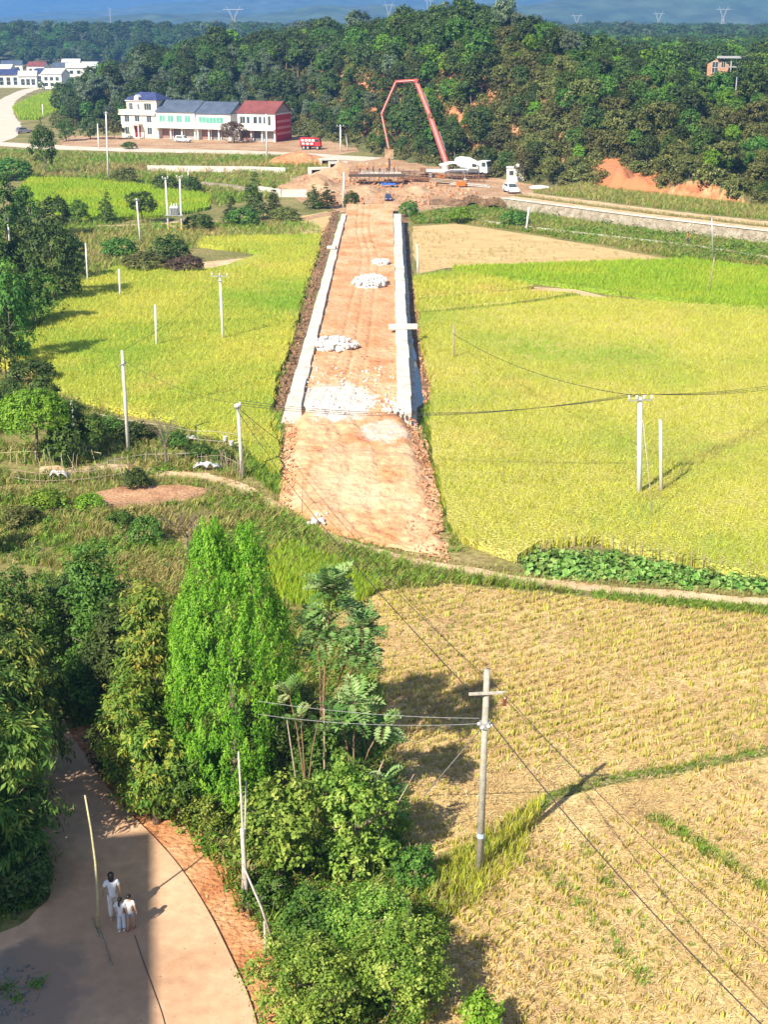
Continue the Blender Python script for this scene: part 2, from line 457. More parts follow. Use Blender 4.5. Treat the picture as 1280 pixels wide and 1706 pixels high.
m_ricebed_g = M('rice_bed_green', [(.16, .29, .025), (.24, .35, .03), (.36, .39, .05)], scale=.12, scale2=5, amt2=.4, bump=.3, bscale=6)
m_hill = M('hill_soil', [(.06, .08, .025), (.11, .11, .04), (.17, .13, .06)], scale=.08, scale2=1.2, amt2=.4, bump=.3, bscale=1.0)
m_slip = M('red_slip', [(.34, .12, .05), (.48, .20, .09), (.55, .29, .15)], scale=.3, scale2=1.6, amt2=.3, bump=.5, bscale=.8)
m_mount = M('mountain_forest', [(.03, .06, .035), (.06, .09, .05), (.09, .11, .07)], scale=.004, scale2=.02, amt2=.4)

def base_y(x):
    return float(np.interp(x, [-140, -100, -93, -60, -25, -10, 0, 20, 38, 60, 80, 120, 200], [470, 405, 385, 376, 362, 335, 300, 258, 219, 192, 165, 125, 90]))
def plateau(x, y):
    p = float(np.interp(x, [-104, -90, -78, -54, -30, 0, 25, 36, 46, 60, 100, 160], [0, 5, 10.5, 15, 18.5, 21, 24, 20, 14.5, 11, 11, 12]))
    return p
def smst(t):
    t = max(0.0, min(1.0, t)); return t * t * (3 - 2 * t)
SLIP = [(G(u, v, z).x, G(u, v, z).y, a, b) for u, v, z, a, b in ((1032, 268, 6, 3.0, 11), (1050, 300, 3.5, 5.5, 6))]
def HT(x, y):
    yb = base_y(x); w = float(np.interp(x, [-100, 0, 40, 120], [38, 52, 75, 85]))
    h = plateau(x, y) * smst((y - yb) / w)
    if x < 60: h *= 1 - .55 * smst((y - yb - 110) / 120) * (1 - smst((x - 20) / 40))
    else: pass
    d = y - yb
    if 28 < x < 105 and d > 0: h += 3.0 * smst((d - 1.5) / 2.8) * max(0, .75 + (.35 if x > 46 else 0) + .9 * NZ(x, 0, 7, .11)) * smst((x - 28) / 8) * (1 - .6 * smst((d - 8) / 40))
    for sx, sy, ra, rb in SLIP:
        dd = ((x - sx) / ra) ** 2 + ((y - sy) / rb) ** 2
        if dd < 2: h += (1.2 * FB(x, y, .3, 4) + .8) * (1 - dd / 2)
    if h > .5: h += 1.3 * FB(x, y, .035, 3) * min(1, h / 5)
    far = 15 * smst((y - 900) / 160) * (1 + .25 * NZ(x, y, 3, .006))
    if x > 20: far = max(far, 13 * smst((y - 420) / 150) * smst((x - 20) / 50))
    return max(h, far)
def grid_mesh(name, xs, ys, fn, mat, kind='structure', label=None):
    nx, ny = len(xs), len(ys)
    V = np.array([(x, y, fn(x, y)) for y in ys for x in xs], float)
    i, j = np.meshgrid(np.arange(nx - 1), np.arange(ny - 1)); k = (j * nx + i).ravel()
    F = np.stack([k, k + 1, k + nx + 1, k + nx], 1)
    o = link(name, quick_mesh(name, V, F, smooth=True), mat); tag(o, label, None, None, kind); return o

link('ground', quick_mesh('ground', [(-9000, -300, 0), (9000, -300, 0), (9000, 12000, 0), (-9000, 12000, 0)], [(0, 1, 2, 3)]), m_ground)['kind'] = 'structure'
hz = lambda x, y: (lambda h: h - .25 if h < .4 else h)(HT(x, y))
grid_mesh('hill', np.arange(-150, 190, 3.5), np.arange(80, 640, 3.5), lambda x, y: hz(x, y) - (1.8 if 22 < x < 104 and 105 < y < 282 else 0), m_hill)
grid_mesh('hill', np.arange(20, 106, 1.1), np.arange(100, 286, 1.1), hz, m_hill)
grid_mesh('terrain', np.arange(-900, 901, 20), np.arange(630, 1700, 20), hz, m_hill)
def ridge(y0, depth, hmax, hbase, s, seed):
    def f(x, y):
        t = (y - y0) / depth
        prof = smst(t * 1.6) if t < .62 else 1 - smst((t - .62) / .38)
        r = .62 + .55 * FB(x, y, s, 5, seed) + .3 * NZ(x, 0, seed, s * .4)
        return max(-5, (hbase + hmax * r) * prof - 4)
    return f
grid_mesh('mountains', np.linspace(-2200, 2200, 150), np.linspace(2300, 3300, 34), ridge(2300, 1000, 95, 6, .0016, 3.0), m_mount)
grid_mesh('mountains', np.linspace(-3600, 3600, 170), np.linspace(3900, 5600, 40), ridge(3900, 1700, 120, 45, .0009, 9.0), m_mount)
grid_mesh('mountains', np.linspace(-6000, 6000, 170), np.linspace(6600, 9000, 36), ridge(6600, 2400, 170, 190, .0006, 14.0), m_mount)

# ---- fields, drawn as the ground lies
WIDE = 1500
R1 = gp([(700, 530), (860, 515), (965, 500), (1130, 512), (1280, 522), (WIDE, 535), (WIDE, 1010), (1280, 972), (1120, 938), (1000, 908), (900, 916), (860, 938), (765, 905), (738, 830), (722, 750), (718, 690), (722, 655), (702, 570)])
R2 = gp([(750, 450), (1000, 441), (1150, 437), (1280, 452), (WIDE, 470), (WIDE, 532), (1280, 518), (1150, 508), (1010, 490), (900, 474), (800, 464)])
R3 = gp([(691, 466), (760, 458), (890, 482), (860, 488), (695, 503)])
R4 = gp([(694, 508), (870, 491), (962, 496), (850, 512), (700, 527)])
H1 = gp([(687, 377), (760, 373), (850, 386), (1000, 411), (1120, 433), (900, 441), (748, 447), (700, 456), (688, 420)])
L1 = gp([(534, 396), (526, 430), (505, 490), (479, 590), (459, 640), (450, 690), (462, 735), (463, 800), (430, 775), (405, 745), (330, 722), (280, 702), (190, 690), (110, 660), (40, 622), (-60, 600), (60, 560), (130, 480), (190, 450), (290, 452), (335, 458), (400, 440), (440, 425), (330, 412), (340, 400)])
L2 = gp([(50, 300), (130, 302), (230, 311), (350, 329), (346, 350), (290, 361), (170, 371), (60, 352), (20, 330)])
L3 = gp([(22, 182), (60, 162), (116, 150), (112, 178), (60, 200), (34, 200)])
def crop(poly, z, mat, label, seed):
    pl = jit([Vector((p.x, p.y, 0)) for p in poly], 1.5, .22, seed)
    ar = sum(pl[i - 1].x * pl[i].y - pl[i].x * pl[i - 1].y for i in range(len(pl)))
    if ar < 0: pl = pl[::-1]
    n = len(pl); tri = tessellate_polygon([pl])
    V = [(p.x, p.y, z) for p in pl] + [(p.x, p.y, 0.0) for p in pl]
    F = [tuple(t) for t in tri] + [(n + i, n + (i + 1) % n, (i + 1) % n, i) for i in range(n)]
    me = bpy.data.meshes.new('rice_mass'); me.from_pydata(V, [], F); bm = bmesh.new(); bm.from_mesh(me); bmesh.ops.recalc_face_normals(bm, faces=bm.faces)
    if sum(f.normal.z for f in bm.faces) < 0: bmesh.ops.reverse_faces(bm, faces=bm.faces)
    bm.to_mesh(me); bm.free(); tag(link('rice_mass', me, mat), label, None, None, 'stuff')
crop(R1, .5, m_ricebed, 'dense stand of ripening rice in the large field', 1); crop(R2, .45, m_ricebed_g, 'dense bright green rice below the harvested strip', 2); crop(R3, .45, m_ricebed, 'dense rice of the small plot beside the new road', 3); crop(R4, .5, m_ricebed, 'dense rice of the narrow strip along the bund', 4)
sheet('field', H1, .02, m_straw2, seed=5); m_ricebed_l = M('rice_bed_left', [(0.38, (.22, .37, .03)), (.5, (.38, .44, .05)), (.62, (.54, .50, .08))], scale=.06, scale2=6, amt2=.5, bump=.4, bscale=7)
crop(L1, .5, m_ricebed_l, 'dense rice of the field left of the new road', 6); crop(L2, .45, m_ricebed_g, 'dense vivid green rice of the far field', 7); sheet('field', L3, .012, m_ricebed_g, seed=8)
S1 = gp([(560, 1030), (640, 988), (760, 976), (900, 990), (1000, 1000), (1280, 1026), (1600, 1050), (1600, 1215), (1280, 1250), (1010, 1302), (905, 1335), (830, 1392), (690, 1440), (640, 1330), (590, 1180), (480, 1140), (500, 1060)])
S2 = gp([(850, 1402), (930, 1335), (1030, 1310), (1280, 1262), (1650, 1220), (1700, 1900), (660, 1900), (690, 1640), (740, 1545), (800, 1480)])
YR = gp([(690, 1470), (790, 1400), (880, 1350), (905, 1340), (880, 1400), (862, 1445), (810, 1500), (730, 1540), (690, 1530)])
sheet('field', S1, .012, m_straw, seed=9, jitter=.2); sheet('field', S2, .016, m_straw, seed=10, jitter=.2)
brown = gp([(338, 437), (430, 428), (440, 434), (400, 452), (345, 455)]); sheet('bare_ground', brown, .03, m_path, seed=12)
garden = gp([(150, 822), (200, 812), (300, 808), (348, 815), (330, 832), (250, 846), (175, 850)]); sheet('garden_soil', garden, .03, M('garden_earth', [(.26, .13, .07), (.42, .23, .125), (.50, .31, .18)], scale=.7, scale2=6, amt2=.3, bump=.12, bscale=5), seed=13, jitter=.1)
sheet('bare_ground', gp([(60, 778), (140, 772), (260, 775), (350, 790), (340, 800), (240, 792), (150, 800), (60, 800)]), .018, m_path, seed=14)
sheet('bare_ground', gp([(880, 478), (960, 482), (1015, 497), (985, 503), (930, 492), (880, 486)]), .03, m_path, seed=15)
sheet('bare_ground', gp([(1190, 478), (1260, 470), (1275, 476), (1210, 484)]), .03, m_path, seed=16)
path_l = smooth_line(gp([(250, 786), (330, 793), (400, 812), (460, 845), (520, 884), (600, 914), (700, 939), (800, 956), (900, 971), (1000, 982), (1150, 994), (1300, 1006), (1500, 1022)]))
sheet('path', strip_poly(path_l, 1.05), .035, m_path, seed=17, jitter=.12, step=.8)
VERGE = gp([(400, 880), (470, 850), (560, 905), (700, 945), (860, 972), (1000, 995), (900, 985), (760, 974), (640, 985), (560, 1000), (470, 960)])
# far dirt roads and the pale ground before the houses
fr = smooth_line(gp([(-140, 236), (0, 240), (100, 246), (220, 250), (360, 253), (470, 257), (560, 262), (620, 266)]), 4)
sheet('road', strip_poly(fr, 9.0), .03, m_farroad, seed=18, jitter=.5, step=4)
sheet('road', strip_poly(smooth_line(gp([(-30, 240), (8, 226), (14, 205), (4, 185), (16, 165), (48, 150), (75, 146)]), 4), 6.5), .045, m_farroad, seed=19, jitter=.4, step=5)
sheet('bare_ground', gp([(100, 226), (500, 226), (620, 250), (560, 258), (300, 250), (100, 245)]), .02, m_site, seed=20, jitter=.6, step=5)
sheet('bare_ground', gp([(280, 375), (420, 378), (545, 352), (560, 372), (530, 394), (340, 398), (300, 392)]), .02, m_straw2, seed=21, jitter=.5, step=3)
sheet('path', strip_poly(smooth_line(gp([(300, 366), (420, 372), (500, 366), (560, 354), (620, 345)]), 4), 2.6), .04, m_site, seed=22, jitter=.3)
sheet('path', strip_poly(gp([(165, 377), (230, 375), (300, 370)]), 1.6), .04, m_path, seed=23, jitter=.2)
sheet('bare_ground', gp([(470, 268), (640, 262), (900, 300), (880, 330), (700, 352), (560, 352), (470, 322)]), .015, m_site, seed=24, jitter=1.0, step=5)
sheet('path', strip_poly(smooth_line(gp([(1500, 1215), (1280, 1250), (1150, 1275), (1010, 1301), (910, 1332), (830, 1390), (760, 1440)]), 4), .5), .03, m_weedy, seed=25, jitter=.1, step=.6)

# ---- the concrete lane at the corner
lane_r = [(88, 1100), (100, 1165), (112, 1215), (150, 1275), (200, 1342), (255, 1398), (300, 1450), (345, 1520), (385, 1600), (412, 1660), (430, 1720), (470, 1900)]
lane_l = [(-400, 1900), (-300, 1640), (0, 1560), (62, 1520), (84, 1496), (76, 1462), (62, 1400), (40, 1330), (30, 1250), (40, 1180), (50, 1100)]
lane = smooth_line(gp(lane_r), 4) + smooth_line(gp(lane_l), 4)
mb = MB(); mb.prism([(p.x, p.y) for p in lane][::-1] if sum((lane[i].x - lane[i - 1].x) * (lane[i].y + lane[i - 1].y) for i in range(len(lane))) > 0 else [(p.x, p.y) for p in lane], -.1, .13)
mb.build('road', m_road)['kind'] = 'structure'
verge_r = smooth_line(gp([(112, 1215), (150, 1275), (200, 1342), (255, 1398), (300, 1450), (345, 1520), (385, 1600), (412, 1660), (430, 1720), (470, 1900)]), 4)
sheet('road_shoulder', strip_poly([p + Vector((.6, .15, 0)) for p in verge_r], 2.0), .03, m_red, seed=26, jitter=.15, step=.5)
sheet('road_shoulder', gp([(270, 1420), (330, 1425), (372, 1450), (375, 1500), (345, 1520), (305, 1460)]), .05, m_red, seed=27, jitter=.1, step=.5)

# ---- embankment under construction
EV = [352, 672, 690, 740, 830, 880, 905, 930]
EL = [577, 503, 478, 470, 465, 530, 620, 748]
ER = [655, 664, 692, 714, 738, 742, 748, 752]
EZ = [1.25, 1.25, 1.2, .95, .45, .22, .12, .03]
vs_ = np.concatenate([np.linspace(340, 672, 300), np.linspace(673, 930, 170)])
V = []; nx = 49
for v in vs_:
    ul, ur, z = np.interp(v, EV, EL), np.interp(v, EV, ER), np.interp(v, EV, EZ)
    for k in range(nx):
        t = k / (nx - 1); edge = min(t, 1 - t)
        p = G(ul + (ur - ul) * t, v, z)
        if v < 676:
            zz = z + .07 * FB(p.x, p.y, .5, 4)
            for rt in (.33, .47, .62):
                cx = rt + .11 * math.sin(p.y * .05 + rt * 1.2) + .03 * math.sin(p.y * .13)
                zz -= .09 * math.exp(-((t - cx) / .022) ** 2)
        else:
            e = smst(edge / .16)
            zz = -.1 + (z + .1) * (.25 + .75 * e) + (.18 * FB(p.x, p.y, .8, 5) + .06 * NZ(p.x, p.y, 0, 3)) * (1 if edge < .3 else .55)
            zz -= .1 * math.exp(-((t - .38 - .08 * math.sin(p.y * .25)) / .03) ** 2) + .1 * math.exp(-((t - .56 - .08 * math.sin(p.y * .25)) / .03) ** 2)
        V.append((p.x, p.y, zz))
ny = len(vs_); i, j = np.meshgrid(np.arange(nx - 1), np.arange(ny - 1)); k = (j * nx + i).ravel()
link('embankment', quick_mesh('embankment', V, np.stack([k, k + nx, k + nx + 1, k + 1], 1), smooth=True), m_emb)['kind'] = 'structure'
def emb_wall(label, a0, b0, a1, b1, nseg, dropside):
    """a,b: outer and inner top edges; near (0) to far (1)"""
    root = empty('retaining_wall', G(*a0)); tag(root, label, 'wall', 'retaining walls of the new road')
    A0, B0, A1, B1 = G(*a0, 1.5), G(*b0, 1.5), G(*a1, 1.5), G(*b1, 1.5); o = Vector(root.location)
    for s in range(nseg):
        t0, t1 = s / nseg, (s + 1) / nseg - .0016
        zt = 1.5 + rng.uniform(-.05, .05); jx = rng.uniform(-.05, .05)
        pts = [A0.lerp(A1, t0), B0.lerp(B1, t0), B0.lerp(B1, t1), A0.lerp(A1, t1)]
        poly = [(p.x - o.x + jx, p.y - o.y) for p in pts]
        m = MB(); m.prism(poly if dropside > 0 else poly[::-1], -.4, zt)
        m.build('wall_segment', m_concrete, root, bevel=.03)
        # form tie ledge on the outer foot
        fo = -.45 * dropside
        m2 = MB(); q = [(poly[0][0], poly[0][1]), (poly[3][0], poly[3][1]), (poly[3][0] + fo, poly[3][1]), (poly[0][0] + fo, poly[0][1])]
        m2.prism(q, -.1, .12); m2.build('footing', m_concrete, root)
    return root
emb_wall('pale concrete retaining wall west of the orange road bed, broken at its near end', (478, 672), (502, 672), (569, 356), (577, 356), 26, 1)
emb_wall('pale concrete retaining wall beside the ditch, east edge of the road bed', (687, 680), (663, 674), (668, 356), (656, 356), 26, -1)
# concrete beam lying over the right wall
bq = G(672, 548, 1.55); mb = MB(); mb.box(-1.3, 1.3, -.28, .28, 0, .42); o = mb.build('concrete_beam', m_concrete, bevel=.03); o.location = bq; o.rotation_euler.z = .05
tag(o, 'short white concrete beam lying across the top of the east retaining wall', 'beam')
bq = G(553, 414, 1.55); mb = MB(); mb.box(-.55, .55, -.35, .35, 0, .3); o = mb.build('concrete_block', m_concrete, bevel=.04); o.location = bq; o.rotation_euler.z = -.3
tag(o, 'white concrete block on the west retaining wall, far part', 'block')
sheet('trench', gp([(452, 690), (478, 684), (566, 352), (561, 352), (536, 396), (506, 490), (480, 592), (461, 640)]), .05, m_trench, seed=31, jitter=.3)
sheet('trench', gp([(686, 684), (706, 684), (722, 655), (704, 590), (690, 480), (678, 356), (668, 356)]), .05, m_trench, seed=32, jitter=.2)
sheet('ditch_strip', gp([(690, 684), (708, 672), (702, 630), (690, 585), (684, 560), (678, 600)]), .075, m_ditch_strip, seed=33, jitter=.1)  # dark smooth strip along the near end of the ditch
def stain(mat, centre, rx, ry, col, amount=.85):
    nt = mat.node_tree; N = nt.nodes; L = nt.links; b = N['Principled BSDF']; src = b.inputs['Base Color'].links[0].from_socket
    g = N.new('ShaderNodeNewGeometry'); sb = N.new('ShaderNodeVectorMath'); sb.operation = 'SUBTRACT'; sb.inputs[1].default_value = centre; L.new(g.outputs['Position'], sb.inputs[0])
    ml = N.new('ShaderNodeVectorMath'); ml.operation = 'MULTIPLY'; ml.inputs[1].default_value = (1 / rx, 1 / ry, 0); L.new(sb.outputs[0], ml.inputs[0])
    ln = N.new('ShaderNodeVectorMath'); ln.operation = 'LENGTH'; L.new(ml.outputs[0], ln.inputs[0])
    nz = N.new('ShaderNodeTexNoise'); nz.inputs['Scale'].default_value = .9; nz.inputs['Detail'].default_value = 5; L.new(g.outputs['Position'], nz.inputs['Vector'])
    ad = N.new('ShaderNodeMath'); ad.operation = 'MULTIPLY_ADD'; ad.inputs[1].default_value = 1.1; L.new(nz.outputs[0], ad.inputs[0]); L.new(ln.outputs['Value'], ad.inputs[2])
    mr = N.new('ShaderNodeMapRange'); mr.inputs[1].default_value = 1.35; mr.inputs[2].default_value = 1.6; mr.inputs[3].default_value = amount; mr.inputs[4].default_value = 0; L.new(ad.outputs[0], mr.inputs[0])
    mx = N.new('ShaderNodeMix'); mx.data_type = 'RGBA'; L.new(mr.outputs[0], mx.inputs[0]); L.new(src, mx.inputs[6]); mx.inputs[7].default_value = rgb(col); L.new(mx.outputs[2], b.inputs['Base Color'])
# bare red earth wherever the hill is cut steep
nt = m_hill.node_tree; b_ = nt.nodes['Principled BSDF']; src = b_.inputs['Base Color'].links[0].from_socket
g_ = nt.nodes.new('ShaderNodeNewGeometry'); sx_ = nt.nodes.new('ShaderNodeSeparateXYZ'); nt.links.new(g_.outputs['Normal'], sx_.inputs[0])
mr_ = nt.nodes.new('ShaderNodeMapRange'); mr_.inputs[1].default_value = .80; mr_.inputs[2].default_value = .67; nt.links.new(sx_.outputs[2], mr_.inputs[0])
nz_ = nt.nodes.new('ShaderNodeTexNoise'); nz_.inputs['Scale'].default_value = .8; nt.links.new(g_.outputs['Position'], nz_.inputs['Vector'])
rp_ = nt.nodes.new('ShaderNodeValToRGB'); ramp_set(rp_, [(.28, .10, .045), (.46, .19, .085), (.54, .29, .15)]); nt.links.new(nz_.outputs[0], rp_.inputs[0])
mx_ = nt.nodes.new('ShaderNodeMix'); mx_.data_type = 'RGBA'; nt.links.new(mr_.outputs[0], mx_.inputs[0]); nt.links.new(src, mx_.inputs[6]); nt.links.new(rp_.outputs[0], mx_.inputs[7]); nt.links.new(mx_.outputs[2], b_.inputs['Base Color'])
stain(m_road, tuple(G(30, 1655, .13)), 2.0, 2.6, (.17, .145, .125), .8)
stain(m_road, tuple(G(150, 1600, .13)), 2.5, 4.0, (.36, .22, .14), .5)
for q in SLIP: stain(m_hill, (q[0], q[1], 0), q[2] * 1.5, q[3] * 1.5, (.44, .17, .075), .95)
stain(m_emb, tuple(G(565, 668, 1.2)), 2.9, 5.2, (.60, .56, .51))
stain(m_emb, tuple(G(605, 500, 1.2)), 4.0, 30.0, (.50, .22, .10), .4)
stain(m_emb, tuple(G(575, 790, .7)), 2.4, 6.5, (.66, .45, .28), .55)
stain(m_emb, tuple(G(640, 720, 1.0)), 1.8, 2.5, (.62, .52, .44), .6)

# ---- stone revetment and the road above it (right)
rv_top = [G(838, 329, 1.9), G(930, 341, 1.9), G(1060, 358, 1.9), G(1180, 372, 1.9), G(1300, 386, 1.9), G(1500, 412, 1.9)]
root = empty('stone_revetment', rv_top[0] - Vector((0, 0, 1.9))); tag(root, 'long pale stone revetment below the dirt road at the foot of the red slope', 'wall')
o0 = Vector(root.location); lines = smooth_line(rv_top, 6)
V = []; F = []
nl = len(lines)
for q in lines:
    w = q - o0
    V += [(w.x - .35, w.y - 1.0, -.1), (w.x, w.y, 1.75)]
for i in range(nl - 1): F.append((2 * i, 2 * i + 2, 2 * i + 3, 2 * i + 1))
link('wall_face', quick_mesh('wall_face', V, F), m_stone, root)
mb = MB()
for i in range(nl - 1):
    a, b = lines[i] - o0, lines[i + 1] - o0
    mb.beam(a - Vector((0, -.1, .06)), b - Vector((0, -.1, .06)), .5, .14)
mb.build('coping', m_concrete, root)
up_road = [p.copy() for p in lines] + [p + Vector((5.5, 6.5, 0)) for p in reversed(lines)]
sheet('road', up_road, 1.86, m_path, seed=41, jitter=.2, step=3)
sheet('road_verge', [p + Vector((1.6, 2.2, 0)) for p in lines] + [p + Vector((2.7, 3.2, 0)) for p in reversed(lines)], 1.9, m_weedy, seed=42, jitter=.35, step=2)
sheet('road_verge', [p + Vector((5, 5.8, 0)) for p in lines] + [p + Vector((26, 32, 0)) for p in reversed(lines)], 1.87, m_weedy, seed=43, jitter=.4, step=4)
kerb_l = smooth_line(gp([(800, 371), (900, 384), (1040, 400), (1130, 410), (1200, 420), (1330, 440)]), 4)
mb = MB()
for a, b in zip(kerb_l[:-1], kerb_l[1:]): mb.beam(a + Vector((0, 0, .2)), b + Vector((0, 0, .2)), .32, .4)
o = mb.build('channel_kerb', m_concrete); tag(o, 'narrow pale concrete channel edge running above the harvested field', 'kerb')
sheet('bare_ground', gp([(1190, 416), (1260, 424), (1300, 440), (1300, 446), (1210, 434)]), .1, m_red, seed=44, jitter=.2)
# low pale channel walls in the fallow land before the houses
def low_wall(label, pts, h, t, mat=None):
    ln = gp(pts); o0 = ln[0]; mb = MB()
    for a, b in zip(ln[:-1], ln[1:]): mb.beam(a - o0 + Vector((0, 0, h / 2)), b - o0 + Vector((0, 0, h / 2)), t, h)
    o = mb.build('channel_wall', mat or m_concrete); o.location = o0; tag(o, label, 'wall'); return o
low_wall('long low pale concrete wall in the fallow field before the houses', [(246, 285), (330, 286), (420, 287), (476, 289)], 1.1, .5)
low_wall('low pale stone bank beside the bushes left of the dirt mounds', [(337, 312), (385, 317), (410, 322)], 1.0, .6, m_stone)
low_wall('white channel wall curving below the big dirt mound', [(432, 322), (470, 328), (512, 328)], 1.2, .6)
# ---- haze: one box of air round everything
mb = MB(); mb.box(-8500, 8500, -280, 11500, -8, 420)
hz_m = bpy.data.materials.new('haze_air'); hz_m.use_nodes = True; nt = hz_m.node_tree
nt.nodes.remove(nt.nodes['Principled BSDF'])
pv = nt.nodes.new('ShaderNodeVolumePrincipled'); pv.inputs['Color'].default_value = (.15, .40, .92, 1); pv.inputs['Density'].default_value = 0.00022; pv.inputs['Anisotropy'].default_value = 0.0
nt.links.new(pv.outputs[0], nt.nodes['Material Output'].inputs['Volume'])
o = mb.build('haze', hz_m); tag(o, 'thin blue haze over the far hills', None, None, 'stuff')
# ================================================================== CROPS AND GROUND COVER
rng = np.random.default_rng(21)
rice_y = LEAF('rice_leaf', [(.40, .45, .04), (.58, .56, .075), (.72, .65, .15)], patch=[((.30, .45, .04), .05, .50, .66, 0), ((.66, .52, .14), .11, .58, .75, 40)], trans=.35, val=.18, hue=.012)
rice_g = LEAF('young_rice_leaf', [(.22, .38, .02), (.32, .47, .03), (.44, .52, .05)], patch=[((.50, .52, .05), .07, .5, .7, 9)], trans=.35, val=.15, hue=.01)
stub_m = LEAF('stubble_leaf', [(.58, .44, .14), (.54, .48, .10), (.40, .43, .06), (.66, .53, .22)], patch=[((.64, .47, .17), .16, .50, .68, 3)], trans=.25, val=.22, hue=.015)
straw_m = LEAF('straw_blade', [(.42, .28, .12), (.56, .42, .2), (.66, .52, .30)], trans=.1, val=.2)
grass_m = LEAF('grass_blade', [(.10, .22, .02), (.19, .31, .03), (.31, .35, .06)], patch=[((.38, .31, .11), .18, .54, .70, 5)], trans=.3, val=.25)
dry_m = LEAF('dry_grass_blade', [(.30, .23, .08), (.44, .34, .14), (.28, .29, .07)], trans=.25, val=.25)
herb_m = LEAF('herb_leaf', [(.06, .14, .02), (.13, .25, .03), (.23, .34, .05)], trans=.3, val=.3)
pump_m = LEAF('pumpkin_leaf', [(.07, .18, .03), (.15, .29, .05), (.34, .44, .13)], trans=.25, val=.25)
PR = proto_set('rice_tuft', [(tuft_mesh('rice_tuft', 12, .74, .032, .44, rng, bend=.26), rice_y) for _ in range(5)])
PRG = proto_set('young_rice_tuft', [(tuft_mesh('young_rice_tuft', 12, .66, .04, .42, rng, bend=.22), rice_g) for _ in range(4)])
PS = proto_set('stubble_tuft', [(tuft_mesh('stubble_tuft', 8, .3, .032, .18, rng, bend=.22), stub_m) for _ in range(5)])
PG = proto_set('grass_tuft', [(tuft_mesh('grass_tuft', 9, .5, .04, .4, rng, bend=.7), grass_m) for _ in range(4)])
PD = proto_set('dry_tuft', [(tuft_mesh('dry_tuft', 9, .6, .035, .4, rng, bend=.6), dry_m) for _ in range(4)])
PH = proto_set('herb', [(herb_mesh('herb', 40, .4, .16, rng, h=.55), herb_m) for _ in range(4)])
PP = proto_set('pumpkin_leaf', [(herb_mesh('pumpkin_leaf', 22, .45, .27, rng, aspect=.9, h=.4), pump_m) for _ in range(4)])
def straw_mesh(n):
    c = rng.uniform(-.35, .35, (n, 3)); c[:, 2] = rng.uniform(.01, .07, n); nr = rng.normal(size=(n, 3)) * .25 + np.array([0, 0, 1])
    a, b, nn = frames(nr, rng); v, f = leaves(c, a, b, nn, rng.uniform(.15, .4, n), rng.uniform(.015, .03, n), fold=.3)
    return quick_mesh('straw', v, f, np.repeat(rng.uniform(0, 1, n), 4))
PT = proto_set('straw', [(straw_mesh(26), straw_m) for _ in range(4)])
def cover(name, coll, poly, dens, label, scale=(.8, 1.25), thin=None, tilt=.1, z=0.0, holes=(), big=1.0):
    X, Y = sample(poly, dens, rng, holes=holes)
    if thin is not None:
        s, lo, hi = thin
        k = np.array([rng.uniform() < np.clip((FB(x, y, s, 3) - lo) / (hi - lo), 0, 1) for x, y in zip(X, Y)], bool)
        X, Y = X[k], Y[k]
    sc = rng.uniform(*scale, len(X)) * big
    return scatter(name, coll, X, Y, z, rng, label, scale=sc, tilt=tilt)
cover('rice_plants', PR, R1, 13, 'ripening yellow-green rice standing in the large field', big=1.0)
cover('rice_plants', PRG, R2, 7, 'bright green rice in the field below the harvested strip', big=1.25)
cover('rice_plants', PR, R3, 7, 'olive green rice in the small plot beside the new road', big=1.2)
cover('rice_plants', PR, R4, 7, 'yellow rice in the narrow strip along the bund', big=1.2)
cover('rice_plants', PR, L1, 10, 'yellow-green rice in the field left of the new road', big=1.05, holes=[brown])
cover('rice_plants', PRG, L2, 5, 'vivid green rice in the far field behind the twin poles', big=1.4)
cover('rice_plants', PRG, L3, 1.2, 'pale green rice far off below the village', big=2.4)
cover('rice_plants', PR, YR, 15, 'uncut yellow rice round the foot of the old pole', big=.75); cover('rice_plants', PD, YR, 9, 'yellowed straw round the foot of the old pole', big=.8)
def rows(name, poly, a, b, gap, step, label, lo, hi, big=1.0, s=.15):
    d = (G(*b) - G(*a)); an = math.atan2(d.y, d.x); c, sn = math.cos(an), math.sin(an)
    P_ = np.array([(p.x * c + p.y * sn, -p.x * sn + p.y * c) for p in poly])
    U, W = np.meshgrid(np.arange(P_[:, 0].min(), P_[:, 0].max(), step), np.arange(P_[:, 1].min(), P_[:, 1].max(), gap))
    U = U.ravel() + rng.normal(0, step * .4, U.size); W = W.ravel() + rng.normal(0, gap * .13, W.size)
    W = W + .25 * np.sin(U * .35 + 1.0)
    X, Y = U * c - W * sn, U * sn + W * c
    k = inside(poly, X, Y) & in_view(X, Y); X, Y = X[k], Y[k]
    k = np.array([rng.uniform() < np.clip((FB(x, y, s, 3) - lo) / (hi - lo), .0, 1) for x, y in zip(X, Y)], bool)
    scatter(name, PS, X[k], Y[k], .01, rng, label, scale=rng.uniform(.7, 1.2, k.sum()) * big, tilt=.12)
rows('stubble', S1, (900, 1230), (1280, 1130), .6, .14, 'rows of yellow rice stubble in the cut field beyond the bund', -.75, .15, 1.0)
rows('stubble', S2, (1090, 1370), (1280, 1480), .5, .16, 'rows of yellow rice stubble in the cut field nearest the camera', -.45, .45, .95)
cover('straw_litter', PT, S1, 6, 'loose straw lying over the cut field beyond the bund')
cover('straw_litter', PT, S2, 5.5, 'loose straw lying over the nearest cut field')
